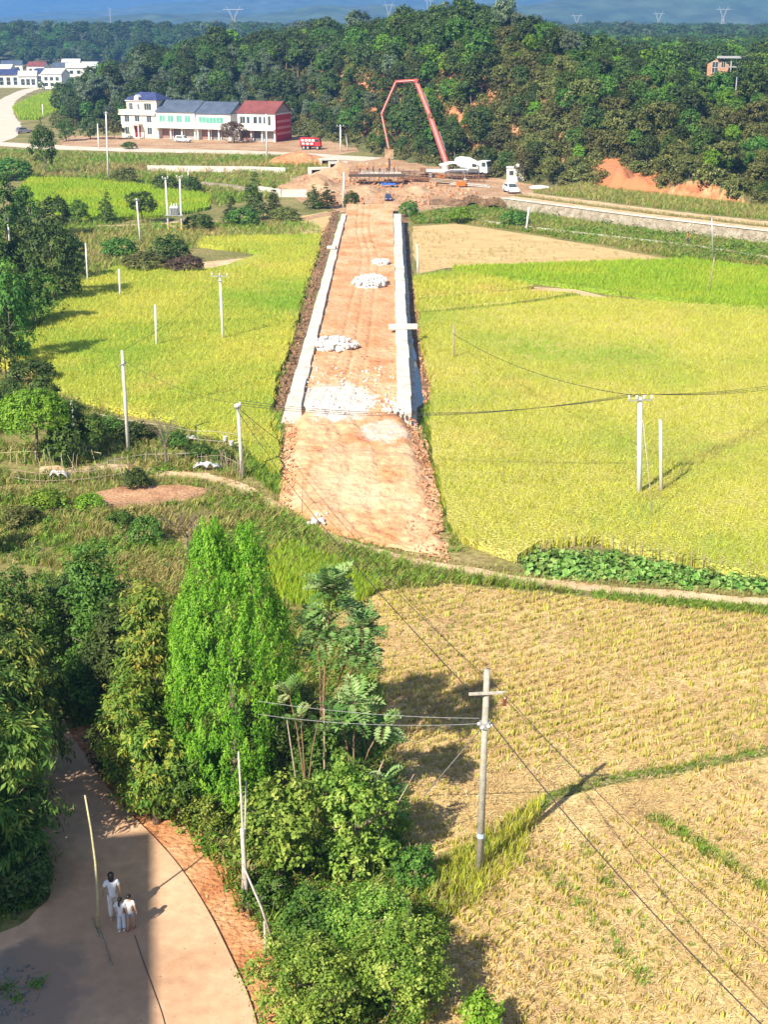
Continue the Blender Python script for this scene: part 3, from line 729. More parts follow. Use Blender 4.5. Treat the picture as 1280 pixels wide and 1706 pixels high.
for ln, w, d, big in ((gp([(1085, 1362), (1180, 1420), (1290, 1490)]), .5, 30, .65), (gp([(1000, 1300), (1150, 1277), (1300, 1248), (1500, 1215)]), .5, 22, .55), (gp([(720, 1470), (830, 1395), (905, 1335), (1000, 1302)]), .45, 22, .6), (gp([(960, 1400), (1010, 1470), (1090, 1560)]), .5, 10, .6), (gp([(800, 1395), (900, 1450), (985, 1530), (1080, 1650)]), .5, 14, .6)):
    cover('bund_grass', PG, strip_poly(smooth_line(ln, 3), w), d, 'green grass along a low field bund', big=big)
cover('verge_grass', PD, VERGE, 8, 'pale dry grass between the dirt path and the stubble', big=.8)
cover('verge_grass', PG, VERGE, 14, 'green grass between the dirt path and the stubble', big=1.05)
VG2 = gp([(455, 905), (540, 930), (640, 985), (560, 1020), (470, 1010), (440, 950)]); cover('verge_grass', PRG, VG2, 16, 'lush pale green grass behind the tall cypress', big=.9)
cover('verge_grass', PG, strip_poly(smooth_line(gp([(990, 993), (1100, 1003), (1290, 1020), (1500, 1040)]), 3), 1.1), 26, 'green grass strip below the path beside the stubble', big=.7)
cover('verge_grass', PD, strip_poly([p + Vector((0, .75, 0)) for p in path_l], .9), 9, 'dry grass along the dirt path', big=.55)
WEED = gp([(-80, 830), (60, 815), (150, 830), (180, 855), (330, 836), (420, 825), (500, 890), (450, 930), (430, 1000), (300, 1010), (200, 960), (-80, 930)])
cover('weeds', PG, WEED, 9, 'weedy grass below the fenced garden', big=1.1, thin=(.25, -.5, .4)); cover('weeds', PD, WEED, 12, 'dry weeds below the fenced garden', big=1.1, thin=(.2, -.3, .5)); cover('weeds', PH, WEED, 2.0, 'leafy herbs among the weeds below the garden', thin=(.3, -.2, .5), big=1.2)
LB = gp([(405, 690), (462, 690), (466, 830), (430, 800), (405, 790)]); cover('weeds', PG, LB, 16, 'green weeds on the bank at the foot of the road ramp', big=1.1)
RB = gp([(700, 690), (722, 660), (742, 830), (775, 925), (752, 920), (734, 840)]); cover('weeds', PG, RB, 10, 'weeds at the edge of the ramp beside the large field', big=.9)
PUMP = gp([(862, 940), (900, 922), (1010, 925), (1120, 945), (1200, 962), (1285, 968), (1360, 985), (1360, 1000), (1280, 990), (1150, 978), (1000, 966), (900, 962)])
cover('pumpkin_leaves', PP, PUMP, 7, 'broad green pumpkin leaves sprawling beside the dirt path', big=1.0)
FALL = gp([(-60, 250), (200, 258), (480, 262), (560, 275), (480, 300), (480, 325), (360, 345), (345, 325), (230, 306), (130, 298), (40, 296), (-80, 300)])
cover('fallow_grass', PG, FALL, 1.6, 'green grass on the fallow land before the houses', big=2.0, thin=(.05, -.5, .4)); cover('fallow_grass', PD, FALL, 1.0, 'brown dry grass on the fallow land before the houses', big=1.9, thin=(.06, -.4, .4))
SHL = gp([(100, 372), (340, 372), (520, 372), (540, 394), (340, 400), (300, 440), (180, 445), (140, 480), (60, 520), (0, 520), (0, 380)])
cover('scrub_grass', PG, SHL, 2.4, 'scrubby grass between the left fields', big=1.5, thin=(.08, -.6, .3)); cover('scrub_grass', PD, SHL, 1.6, 'dry scrub grass between the left fields', big=1.5, thin=(.07, -.4, .4))
CHAN = gp([(680, 360), (760, 350), (838, 338), (1000, 362), (1300, 400), (1400, 415), (1400, 460), (1250, 440), (1120, 430), (1000, 408), (850, 383), (760, 371), (690, 374)])
cover('channel_grass', PG, CHAN, 4.5, 'green grass in the channel below the stone revetment', big=1.3, thin=(.08, -.8, .2)); cover('channel_grass', PD, CHAN, 2.0, 'dry grass in the channel below the stone revetment', big=1.2); cover('channel_shrubs', PH, CHAN, .8, 'leafy herbs in the channel below the stone revetment', big=2.0, thin=(.08, -.2, .5))
RV = [(p + Vector((5.5, 6.5, 0))) for p in lines] + [p + Vector((20, 24, 0)) for p in reversed(lines)]
cover('slope_foot_grass', PG, RV, 3.0, 'grass at the foot of the red slope beside the dirt road', big=1.3, z=1.87, thin=(.07, -.5, .3)); cover('slope_foot_grass', PD, RV, 2.0, 'dry grass at the foot of the red slope', big=1.3, z=1.87)
RV2 = [(p + Vector((1.6, 2.0, 0))) for p in lines] + [p + Vector((2.8, 3.4, 0)) for p in reversed(lines)]
cover('road_middle_grass', PD, RV2, 4.0, 'dry grass strip along the road above the revetment', big=.8, z=1.88)
HG = gp([(690, 378), (1000, 412), (1115, 433), (750, 446), (690, 452)]); cover('stubble', PD, HG, 1.1, 'pale short stubble in the harvested strip', big=.6, thin=(.1, -.4, .6))
# under the near trees
UND = gp([(112, 1190), (60, 1100), (60, 960), (300, 1000), (500, 1020), (620, 1100), (690, 1440), (740, 1560), (700, 1760), (480, 1900), (440, 1720), (400, 1610), (350, 1500), (300, 1430), (220, 1345)])
BARE = [strip_poly([p + Vector((.45, .12, 0)) for p in verge_r], 1.3), gp([(262, 1405), (330, 1420), (376, 1450), (378, 1505), (345, 1520)])]
cover('undergrowth', PH, UND, 4.0, 'leafy undergrowth below the near trees', big=1.1, holes=BARE); cover('undergrowth', PG, UND, 7, 'rough grass below the near trees', big=1.2, holes=BARE); cover('undergrowth', PD, UND, 3, 'dry weeds below the near trees', big=1.2, holes=BARE)
UNL = gp([(40, 1180), (-200, 1100), (-300, 1500), (-60, 1560), (60, 1515), (78, 1490), (56, 1400), (30, 1300)])
cover('undergrowth', PH, UNL, 5, 'dark undergrowth beside the lane under the big tree', big=1.0); cover('undergrowth', PG, UNL, 6, 'grass beside the lane under the big tree', big=.9)
cover('undergrowth', PH, gp([(0, 1640), (40, 1620), (80, 1650), (60, 1690), (0, 1700)]), 4, 'small weeds on the gravel patch by the lane', big=.6, z=.13)

LG = gp([(-80, 610), (40, 630), (110, 665), (190, 695), (290, 712), (405, 752), (410, 800), (300, 785), (180, 800), (-80, 815)])
cover('weeds', PG, LG, 9, 'weedy grass inside the fenced garden', big=.9, thin=(.3, -.5, .3)); cover('weeds', PD, LG, 7, 'dry stalks inside the fenced garden', big=1.1, thin=(.3, -.3, .5)); cover('weeds', PH, LG, 2.2, 'leafy herbs inside the fenced garden', thin=(.3, -.3, .4), big=1.1)
LSH = gp([(-120, 380), (100, 372), (140, 470), (100, 540), (40, 600), (-120, 610)])
cover('weeds', PG, LSH, 4, 'grass under the left trees', big=1.3); cover('weeds', PH, LSH, 1.2, 'herbs under the left trees', big=1.7)

# lodged and trampled parts, bund lines between the plots
cover('lodged_rice', PD, gp([(815, 770), (950, 745), (1085, 770), (1110, 850), (960, 880), (830, 850)]), 5, 'brownish lodged rice in the middle of the large field', big=.75, thin=(.25, -.2, .5), z=.3, tilt=.6)
cover('lodged_rice', PD, strip_poly(smooth_line(gp([(1080, 850), (1115, 810), (1160, 780), (1230, 745), (1300, 705)]), 3), 1.0), 12, 'trampled brown track through the large rice field', big=.75, z=.35, tilt=.7)
for px in ([(700, 530), (790, 522), (870, 512), (965, 497)], [(250, 700), (330, 672), (400, 655), (468, 628)], [(190, 548), (300, 548), (420, 540), (485, 545)]):
    cover('bund_grass', PG, strip_poly(smooth_line(gp(px), 3), .7), 12, 'dark grassy bund line between rice plots', big=.8, z=.3)

GR = gp([(100, 800), (240, 790), (350, 800), (440, 830), (420, 850), (330, 850), (180, 865), (90, 850)])
cover('weeds', PG, GR, 9, 'short weeds round the orange garden bed', big=.6, holes=[garden]); cover('weeds', PD, GR, 7, 'dry stalks round the orange garden bed', big=.7, holes=[garden])

cover('weeds', PG, strip_poly(smooth_line(gp([(450, 680), (462, 630), (482, 585), (508, 485), (535, 400)]), 3), 1.0), 5, 'weeds hanging over the west trench', big=.8)
cover('stubble_regrowth', PG, S1, 5, 'green regrowth among the stubble beyond the bund', big=.42, thin=(.2, .05, .6)); cover('stubble_regrowth', PG, S2, 4, 'green regrowth among the nearest stubble', big=.42, thin=(.25, .1, .6))
# ================================================================== TREES
rng = np.random.default_rng(31)
m_bark = M('bark', [(.10, .07, .05), (.19, .15, .11), (.28, .23, .17)], scale=3, scale2=14, amt2=.3, bump=.03, bscale=12)
m_barkpale = M('pale_bark', [(.34, .29, .23), (.48, .43, .36)], scale=4, scale2=14, amt2=.25)
LM = dict(
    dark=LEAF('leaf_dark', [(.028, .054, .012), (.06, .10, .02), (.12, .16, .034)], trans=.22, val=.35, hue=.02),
    mid=LEAF('leaf_mid', [(.04, .10, .015), (.085, .175, .025), (.15, .26, .04)], trans=.28, val=.3, hue=.02),
    olive=LEAF('leaf_olive', [(.07, .085, .02), (.13, .145, .035), (.23, .215, .06)], trans=.25, val=.35, hue=.025),
    pale=LEAF('leaf_pale', [(.08, .12, .06), (.14, .19, .10), (.26, .29, .19)], trans=.25, val=.25, hue=.02),
    lime=LEAF('leaf_lime', [(.07, .17, .012), (.17, .31, .02), (.31, .43, .05)], trans=.32, val=.2, hue=.015),
    rust=LEAF('leaf_rust', [(.05, .03, .025), (.10, .06, .045), (.15, .10, .06)], trans=.2, val=.25),
    cyp=LEAF('leaf_cypress', [(.035, .12, .01), (.10, .27, .015), (.18, .40, .025), (.34, .54, .06)], trans=.3, val=.05, hue=.004),
    gold=LEAF('leaf_gold', [(.05, .11, .015), (.13, .23, .03), (.27, .32, .045), (.52, .38, .08)], trans=.32, val=.15),
    loq=LEAF('leaf_drooping', [(.03, .08, .015), (.09, .18, .03), (.20, .30, .05), (.46, .42, .09)], trans=.28, val=.12),
    fern=LEAF('leaf_pinnate', [(.07, .18, .04), (.15, .31, .07), (.36, .48, .20)], trans=.3, val=.1),
    shrub=LEAF('leaf_shrub', [(.05, .12, .012), (.15, .26, .03), (.28, .38, .06), (.46, .50, .12)], trans=.32, val=.15),
)
def blob_tree(h, r, n, rng, low=.35):
    b = [(0, 0, h * .68, r * .72, r * .72, h * .3)]
    for k in range(n):
        an = k * 2.4 + rng.uniform(-.5, .5); z = h * rng.uniform(low + .1, .85); q = r * rng.uniform(.35, .62) * (1.1 - .5 * abs(z / h - .5))
        s = r * rng.uniform(.34, .56)
        b.append((math.cos(an) * q, math.sin(an) * q, z, s, s, s * rng.uniform(.7, .95)))
    return b
PROTO = {}
def add_proto(kind, crown, trunk): PROTO.setdefault(kind, []).append((trunk, crown))
for v in range(4):
    add_proto('dark', crown_mesh('crown', blob_tree(9, 3.5, 8, rng), 250, 13, .62, .52, rng), trunk_mesh('trunk', 6.5, .2, 5, rng, 2.2))
for v in range(3):
    add_proto('mid', crown_mesh('crown', blob_tree(8.5, 3.2, 8, rng), 240, 13, .6, .48, rng), trunk_mesh('trunk', 6, .18, 5, rng, 2.0))
    add_proto('olive', crown_mesh('crown', blob_tree(5.2, 2.9, 8, rng, .2), 220, 13, .5, .42, rng), trunk_mesh('trunk', 3.6, .12, 5, rng, 1.6))
for v in range(2):
    # feathery bamboo-like plumes
    bl = [(math.cos(k * 2.4) * 1.2, math.sin(k * 2.4) * 1.2, rng.uniform(4.5, 8), .8, .8, 1.9) for k in range(9)]
    add_proto('pale', crown_mesh('crown', bl, 230, 12, .5, .5, rng, aspect=.3, droop=.6), trunk_mesh('trunk', 6, .12, 5, rng, 1.2))
    add_proto('lime', crown_mesh('crown', blob_tree(8, 2.8, 8, rng, .25), 230, 13, .55, .45, rng), trunk_mesh('trunk', 6, .15, 5, rng, 1.8))
def cone_blobs(h, r, rng, n=9):
    b = []
    for k in range(n):
        t = k / (n - 1); rr = r * (1 - t) ** .8 * .62 + .12
        b.append((rng.uniform(-.1, .1) * r, rng.uniform(-.1, .1) * r, h * (.12 + .84 * t), rr, rr, h * .09))
    return b
for v in range(2):
    add_proto('cone', crown_mesh('crown', cone_blobs(7, 1.9, rng), 210, 13, .34, .34, rng, aspect=.3, shell=(.6, 1.15)), trunk_mesh('trunk', 6, .12, 3, rng, .5))
    add_proto('rust', crown_mesh('crown', [(0, 0, 2.6, 3.2, 3.2, 2.5), (1, .5, 3, 2.4, 2.4, 2.2), (-1.2, 0, 2.6, 2.2, 2.4, 2.2)], 260, 13, .5, .4, rng, shell=(.85, 1.03)), trunk_mesh('trunk', 2.5, .18, 4, rng, 1.2))
def low_blobs(h, r, n, rng):
    b = [(0, 0, h * .5, r * .75, r * .75, h * .48)]
    for k in range(n):
        an = k * 2.4 + rng.uniform(-.5, .5); q = r * rng.uniform(.45, .75); z = h * rng.uniform(.15, .7); s = r * rng.uniform(.3, .5)
        b.append((math.cos(an) * q, math.sin(an) * q, z, s, s, s * .9))
    return b
for v in range(4):
    add_proto('bush', crown_mesh('crown', low_blobs(3, 2.2, 11, rng), 240, 13, .42, .34, rng, lower=-.3), trunk_mesh('trunk', 1.6, .07, 5, rng, .8))
    add_proto('full', crown_mesh('crown', low_blobs(9, 3.6, 14, rng), 330, 14, .62, .5, rng, lower=-.5), trunk_mesh('trunk', 6, .2, 5, rng, 1.6))
MATK = dict(bush='olive', full='dark', dark='dark', mid='mid', olive='olive', pale='pale', lime='lime', cone='dark', rust='rust')
for k, lst in PROTO.items():
    for t, c in lst:
        t.materials.append(m_bark); c.materials.append(LM[MATK[k]])
PROTO_MATERIAL_COPY = {}
def recolor(me, mk):
    key = (me.name, mk)
    if key not in PROTO_MATERIAL_COPY:
        c = me.copy(); c.materials.clear(); c.materials.append(LM[mk]); PROTO_MATERIAL_COPY[key] = c
    return PROTO_MATERIAL_COPY[key]
def put_tree(kind, loc, scale, label, group=None, name='broadleaf_tree', mk=None, cat='tree', rz=None):
    t, c = PROTO[kind][int(rng.integers(len(PROTO[kind])))]
    root = empty(name, loc, rng.uniform(0, 6.28) if rz is None else rz, scale); tag(root, label, cat, group)
    link('trunk', t, None, root); link('crown', c if not mk else recolor(c, mk), None, root)
    return root
# ---- the wooded hill
slips = [(Vector((q[0], q[1], 0)), q[2], q[3]) for q in SLIP]
cand = []
sp = 4.0
for y in np.arange(100, 560, sp):
    for x in np.arange(-125, 150, sp):
        xx, yy = x + rng.uniform(-1.7, 1.7), y + rng.uniform(-1.7, 1.7)
        yb = base_y(xx)
        if yy < yb + (5.5 if xx > 30 else 2): continue
        h = HT(xx, yy)
        if h < .5 and xx < 25: continue
        if xx >= 25: h = max(h, 1.9)
        u, v = PJ(xx, yy, h + 5)
        if not (-150 < u < 1430) or v > 420: continue
        if any(abs(xx - s[0].x) < s[1] * .9 and yy < s[0].y + s[2] and yy > s[0].y - 16 for s in slips): continue
        if abs(xx - ZA(1203, 120, 350).x * yy / 350) < 6 and 262 < yy < 358: continue
        cand.append((yy - yb, xx, yy, h, u, v))
cand.sort()
names = {'dark': ('dark green broad-leaved tree', 'dark broad-leaved trees on the wooded hill'), 'mid': ('mid green leafy tree', 'mid green trees on the wooded hill'), 'olive': ('low olive bushy tree', 'olive bushy trees on the red slope'),
         'pale': ('feathery grey-green tree', 'feathery pale trees on the wooded hill'), 'lime': ('bright green tree', 'bright green trees on the wooded hill')}
rest = {k: [] for k in names}
nind = 0
for d, x, y, h, u, v in cand:
    w = FB(x, y, .03, 3); r = rng.uniform()
    if x > 22 and d < 62: kind = 'olive' if r < .62 else ('mid' if r < .8 else ('dark' if r < .93 else 'lime'))
    elif x < -15 and d < 35: kind = 'pale' if r < .35 + .3 * w else ('dark' if r < .8 else 'mid')
    elif x > 30 and d > 90: kind = 'lime' if (r < .35 + w) else ('mid' if r < .7 else 'dark')
    else: kind = 'dark' if r < .62 else ('mid' if r < .84 else ('pale' if r < .93 else 'lime'))
    s = rng.uniform(.5, 1.0) * (.8 if d < 12 else 1) * (1.35 if rng.uniform() < .14 else 1)
    if x > 22 and d < 62 and kind != 'olive': s *= .72
    if nind < 290 and -20 < u < 1300 and d < 95 and rng.uniform() < .62:
        land = [(230, 'behind the three-storey villa'), (330, 'behind the green-windowed house'), (460, 'behind the red-roofed house'), (600, 'between the red house and the boom'), (700, 'behind the boom arch'), (840, 'right of the boom'), (960, 'above the white hut'), (1090, 'above the red earth scar'), (1190, 'below the unfinished brick house'), (9999, 'by the right picture edge')]
        bi = [i_ for i_, (lim, w_) in enumerate(land) if u < lim][0]; lo_ = land[bi - 1][0] if bi else 100; hi_ = min(land[bi][0], 1290)
        where = ('left part ' if u < (lo_ + hi_) / 2 else 'right part ') + land[bi][1]
        where = ('lowest edge, ', 'lower slope, ', 'upper slope, ', 'crest, ')[0 if d < 10 else 1 if d < 24 else 2 if d < 45 else 3] + where
        put_tree(kind, (x, y, h - .3), s, '%s%s, %s' % ('small ' if s < .6 else 'tall ' if s > .9 else '', names[kind][0], where), '%s, %s' % (names[kind][1], where)); nind += 1
    else: rest[kind].append((x, y, h - .3, s))
def merged(t, c):
    """trunk and crown as one prototype for the uncounted far wood"""
    bm = bmesh.new(); bm.from_mesh(c); me = bpy.data.meshes.new('wood_tree'); bm.to_mesh(me); bm.free(); return me
WC = {k: proto_set('wood_' + k, [(c, LM[MATK[k]]) for t, c in PROTO[k]]) for k in names}
for k, lst in rest.items():
    if lst:
        a = np.array(lst); scatter('forest', WC[k], a[:, 0], a[:, 1], a[:, 2], rng, '%s mass of the hill wood' % names[k][0], scale=a[:, 3], tilt=.05)
# low scrub over the hill soil
X, Y = sample([(-120, 100), (150, 100), (150, 480), (-120, 480)], .3, rng, view=False)
k = [(y > base_y(x) + (.5 if x < 30 else 4.8) and HT(x, y) > .3 and y < base_y(x) + 110 and not any(((x - s[0].x) / s[1]) ** 2 + ((y - s[0].y) / s[2]) ** 2 < .9 for s in slips)) for x, y in zip(X, Y)]
X, Y = X[k], Y[k]; Z = np.array([HT(x, y) - .2 for x, y in zip(X, Y)])
bushes = proto_set('scrub_bush', [(crown_mesh('scrub_bush', [(0, 0, .6, 1.1, 1.1, .9), (.8, .3, .5, .8, .8, .7), (-.6, .5, .4, .8, .9, .7)], 60, 10, .4, .36, rng), LM['olive']) for _ in range(3)])
scatter('scrub', bushes, X, Y, Z, rng, 'olive scrub covering the hill soil between the trees', scale=(.7, 1.5))
# ---- far woods
def far_wood(label, n, xr, yr, kinds, smin, smax, cond=None):
    for kd, share in kinds:
        m = int(n * share); X = rng.uniform(*xr, m); Y = rng.uniform(*yr, m)
        Z = np.array([HT(x, y) for x, y in zip(X, Y)]); k = (Z > 1.0) & (np.abs(X) < Y * .34 + 20)
        if cond is not None: k &= np.array([cond(x, y) for x, y in zip(X, Y)])
        scatter('forest', WC[kd], X[k], Y[k], Z[k] - .4, rng, label, scale=(smin, smax), tilt=.05)
far_wood('distant wood on the low ridge behind the village', 5200, (-460, 460), (905, 1350), (('dark', .5), ('mid', .35), ('pale', .15)), 1.1, 1.8)
far_wood('distant bright wood beyond the unfinished brick house', 2600, (25, 260), (455, 905), (('lime', .45), ('mid', .35), ('dark', .2)), .8, 1.25, lambda x, y: y > base_y(x) + 150)
# ---- trees and bushes placed one by one in the middle distance
def px_tree(kind, u, v, vt, w, label, group=None, name='broadleaf_tree', mk=None, cat='tree', z=0.0):
    p = G(u, v, z); h = ZA(u, vt, p.y).z - z; wd = w * mpp(p) * (.74 if kind != 'bush' and name != 'bush' and u < 160 else 1)
    if name == 'bush': mk = mk or MATK[kind]; kind = 'bush'
    elif kind in ('dark', 'mid') and u < 160: mk = mk or kind; kind = 'full'
    hh = {'bush': 3.0, 'full': 9.4, 'dark': 9.0, 'mid': 8.5, 'olive': 5.2, 'pale': 8.8, 'lime': 8, 'cone': 7.2, 'rust': 5.3}[kind]; ww = {'bush': 4.9, 'full': 8.0, 'dark': 7.2, 'mid': 6.8, 'olive': 6.0, 'pale': 4.6, 'lime': 6.0, 'cone': 3.4, 'rust': 7.0}[kind]
    return put_tree(kind, p, (wd / ww, wd / ww, h / hh), label, group, name, mk, cat)
for a in [
    ('dark', 75, 292, 198, 66, 'tall dark ragged tree beside the far dirt road at left', None, 'broadleaf_tree', 'mid'),
    ('mid', 12, 408, 282, 110, 'large green tree cut by the left picture edge above the bamboo poles'),
    ('dark', 92, 505, 348, 140, 'big dark tree overhanging the left rice field'),
    ('dark', 48, 470, 355, 100, 'dark tree behind the big one at the left field edge'),
    ('mid', 22, 610, 425, 130, 'mid green tree at the left edge above the blue sheets'),
    ('dark', -10, 560, 400, 120, 'dark tree half outside the left picture edge'),
    ('cone', 178, 372, 317, 42, 'slim dark conifer at the corner of the vivid green field', 'c', 'conifer_tree'),
    ('dark', 237, 372, 316, 58, 'rounded dark tree between the conifer and the single pole'),
    ('mid', 132, 372, 330, 60, 'green tree left of the slim conifer'),
    ('cone', 385, 372, 322, 42, 'dark conifer, first of the row before the dirt mounds', 'c', 'conifer_tree'),
    ('cone', 424, 366, 284, 58, 'tallest dark conifer of the row before the dirt mounds', 'c', 'conifer_tree'),
    ('cone', 458, 364, 306, 40, 'dark conifer right of the tallest in the row', 'c', 'conifer_tree'),
    ('cone', 522, 347, 308, 46, 'dark conifer left of the pole at the road end', 'c', 'conifer_tree'),
    ('cone', 546, 347, 304, 44, 'dark conifer beside the pole at the road end', 'c', 'conifer_tree'),
    ('olive', 585, 348, 318, 30, 'small dark bush right of the pole at the road end', None, 'bush', 'dark', 'bush'),
    ('olive', 405, 376, 348, 66, 'low green bush below the conifer row', None, 'bush', 'mid', 'bush'),
    ('olive', 475, 368, 345, 60, 'low olive bush below the conifer row, right end', None, 'bush', None, 'bush'),
    ('olive', 335, 384, 356, 60, 'green bush right of the transformer poles', None, 'bush', 'mid', 'bush'),
    ('olive', 200, 430, 396, 72, 'green bush at the upper corner of the left rice field', None, 'bush', 'mid', 'bush'),
    ('olive', 285, 436, 392, 84, 'bluish green bush in the scrub patch', None, 'bush', 'dark', 'bush'),
    ('olive', 245, 452, 420, 90, 'brown-green bush at the edge of the left rice field', None, 'bush', None, 'bush'),
    ('rust', 310, 455, 424, 70, 'purplish brown bush beside the bare patch', None, 'bush', None, 'bush'),
    ('olive', 275, 318, 290, 50, 'dark bush behind the vivid green field', None, 'bush', 'dark', 'bush'),
    ('olive', 318, 322, 292, 42, 'dark bush beside the thin pole behind the green field', None, 'bush', 'dark', 'bush'),
    ('olive', 205, 308, 278, 50, 'olive bush behind the vivid green field, left end', None, 'bush', None, 'bush'),
    ('olive', 684, 362, 334, 36, 'green bush at the top of the east retaining wall', None, 'bush', 'mid', 'bush'),
    ('olive', 765, 372, 345, 46, 'bright green bush by the drain arch', None, 'bush', 'lime', 'bush'),
    ('olive', 862, 378, 350, 60, 'green bush on the channel bank left of the leaning pole', None, 'bush', 'mid', 'bush'),
    ('rust', 390, 238, 202, 46, 'dark domed reddish tree before the second white house'),
    ('olive', 190, 232, 199, 44, 'olive bush left of the three-storey house', None, 'bush', None, 'bush'),
    ('olive', 215, 248, 236, 30, 'small bush by the far dirt road', None, 'bush', 'mid', 'bush'),
    ('olive', 20, 300, 262, 80, 'olive bush at the left end of the far road', None, 'bush', 'mid', 'bush'),
    ('mid', 110, 235, 195, 50, 'green tree at the left foot of the wooded hill'),
    ('dark', 150, 232, 188, 56, 'dark tree at the left foot of the wooded hill'),
    ('mid', 60, 545, 440, 110, 'green tree before the big dark one at the left field edge'),
    ('dark', 120, 470, 385, 80, 'dark tree right of the big one at the left field edge'),
    ('mid', 45, 385, 305, 80, 'green tree behind the left bamboo poles'),
    ('dark', 95, 395, 318, 80, 'dark pointed tree above the big dark one'),
    ('dark', -30, 480, 330, 120, 'dark tree at the very left edge beside the large green tree'),
    ('dark', 10, 625, 520, 70, 'low dark tree at the left edge over the grey sheet'),
    ('bush', 50, 640, 600, 90, 'dark bush below the blue sheet', None, 'bush', 'dark', 'bush'),
    ('dark', -40, 720, 610, 120, 'large dark tree outside the left edge behind the lime tree'),
    ('mid', 160, 760, 690, 60, 'green bushy tree right of the pole stump'),
    ('bush', 290, 745, 720, 60, 'low hedge bush behind the net fence', None, 'bush', 'mid', 'bush'),
    ('bush', 150, 850, 822, 60, 'pale bush below the orange garden bed', None, 'bush', 'lime', 'bush'),
    ('bush', 30, 880, 845, 80, 'brown-green bush in the weeds at the left edge', None, 'bush', 'olive', 'bush'),
    ('bush', 200, 880, 850, 50, 'small green bush in the weeds below the garden', None, 'bush', 'mid', 'bush'),
    ('mid', 118, 152, 128, 22, 'small tree in front of the right village houses'),
    ('dark', 70, 150, 134, 18, 'small dark tree between the front village houses'),
    ('mid', 30, 138, 118, 20, 'small tree behind the left village houses'),
    ('dark', 75, 700, 618, 100, 'dark leafy tree behind the round lime tree'),
    ('dark', 20, 690, 628, 90, 'dark tree at the left edge behind the round lime tree'),
    ('dark', 128, 752, 662, 66, 'dark tree beside the grey pole stump'),
    ('mid', 108, 775, 705, 80, 'green bush under the round lime tree', None, 'bush', None, 'bush'),
    ('olive', 225, 735, 702, 80, 'dark green bush along the garden net', None, 'bush', 'dark', 'bush'),
    ('olive', 180, 725, 694, 70, 'green bush left of the tall leaning pole', None, 'bush', 'mid', 'bush'),
    ('olive', 330, 765, 738, 60, 'low green bush behind the garden fence', None, 'bush', 'mid', 'bush'),
    ('olive', 370, 768, 748, 50, 'low green vegetables beside the white bins', None, 'bush', 'mid', 'bush'),
    ('olive', 228, 812, 780, 56, 'dark glossy bush in front of the orange garden bed', None, 'bush', 'dark', 'bush'),
    ('olive', 245, 905, 858, 70, 'green bush in the weeds behind the dark trees', None, 'bush', 'mid', 'bush'),
    ('olive', 80, 850, 815, 80, 'pale green bush in the weeds below the garden', None, 'bush', 'lime', 'bush'),
    ('mid', -25, 925, 838, 90, 'glossy green tree cut by the left picture edge above the lane'),
]:
    a = list(a)
    if len(a) > 6 and a[6] == 'c': a[6] = 'conifers before the dirt mounds'
    px_tree(*a)
# round lime tree, built for itself
p = G(62, 768); r = 62 * mpp(p); h = ZA(62, 648, p.y).z
root = empty('round_tree', p); tag(root, 'round-headed lime green tree by the garden fence', 'tree')
link('trunk', trunk_mesh('trunk', h * .6, .16, 7, rng, r * .6, start=.4), m_bark, root)
link('crown', crown_mesh('crown', [(0, 0, h * .62, r * .95, r * .95, h * .36), (r * .4, 0, h * .6, r * .6, r * .6, h * .3), (-r * .4, .2, h * .58, r * .62, r * .6, h * .3), (0, -r * .4, h * .55, r * .6, r * .6, h * .28)], 620, 20, .28, .2, rng, shell=(.86, 1.03), lower=-.35), LM['lime'], root)
# dead shrubs without leaves
def bare_tree(u, v, vt, w, label):
    p = G(u, v); h = ZA(u, vt, p.y).z; wd = w * mpp(p); root = empty('bare_tree', p); tag(root, label, 'tree')
    mb = MB(); mb.tube([(0, 0, -.1), (.05, 0, h * .45)], [.09, .06], 6); mb.build('trunk', m_bark, root)
    mb = MB()
    def br(a, d, L, r, lv):
        e = a + d * L; mid = a + d * L * .5 + Vector(rng.normal(0, .05 * L, 3)); mb.tube([a, mid, e], [r, r * .8, r * .5], 4, cap=False)
        if lv:
            for _ in range(3): br(e.lerp(a, rng.uniform(0, .5)), (d + Vector(rng.normal(0, .5, 3)) + Vector((0, 0, .1))).normalized(), L * .62, r * .55, lv - 1)
    for k in range(6):
        an = k * 1.05 + .3; br(Vector((0.04, 0, h * rng.uniform(.3, .45))), Vector((math.cos(an) * wd / h, math.sin(an) * wd / h, 1)).normalized(), h * .32, .035, 3)
    mb.build('branches', m_bark, root)
bare_tree(276, 778, 690, 34, 'leafless thin tree behind the garden fence')
bare_tree(312, 935, 832, 80, 'leafless spreading tree in the weeds behind the cypress')
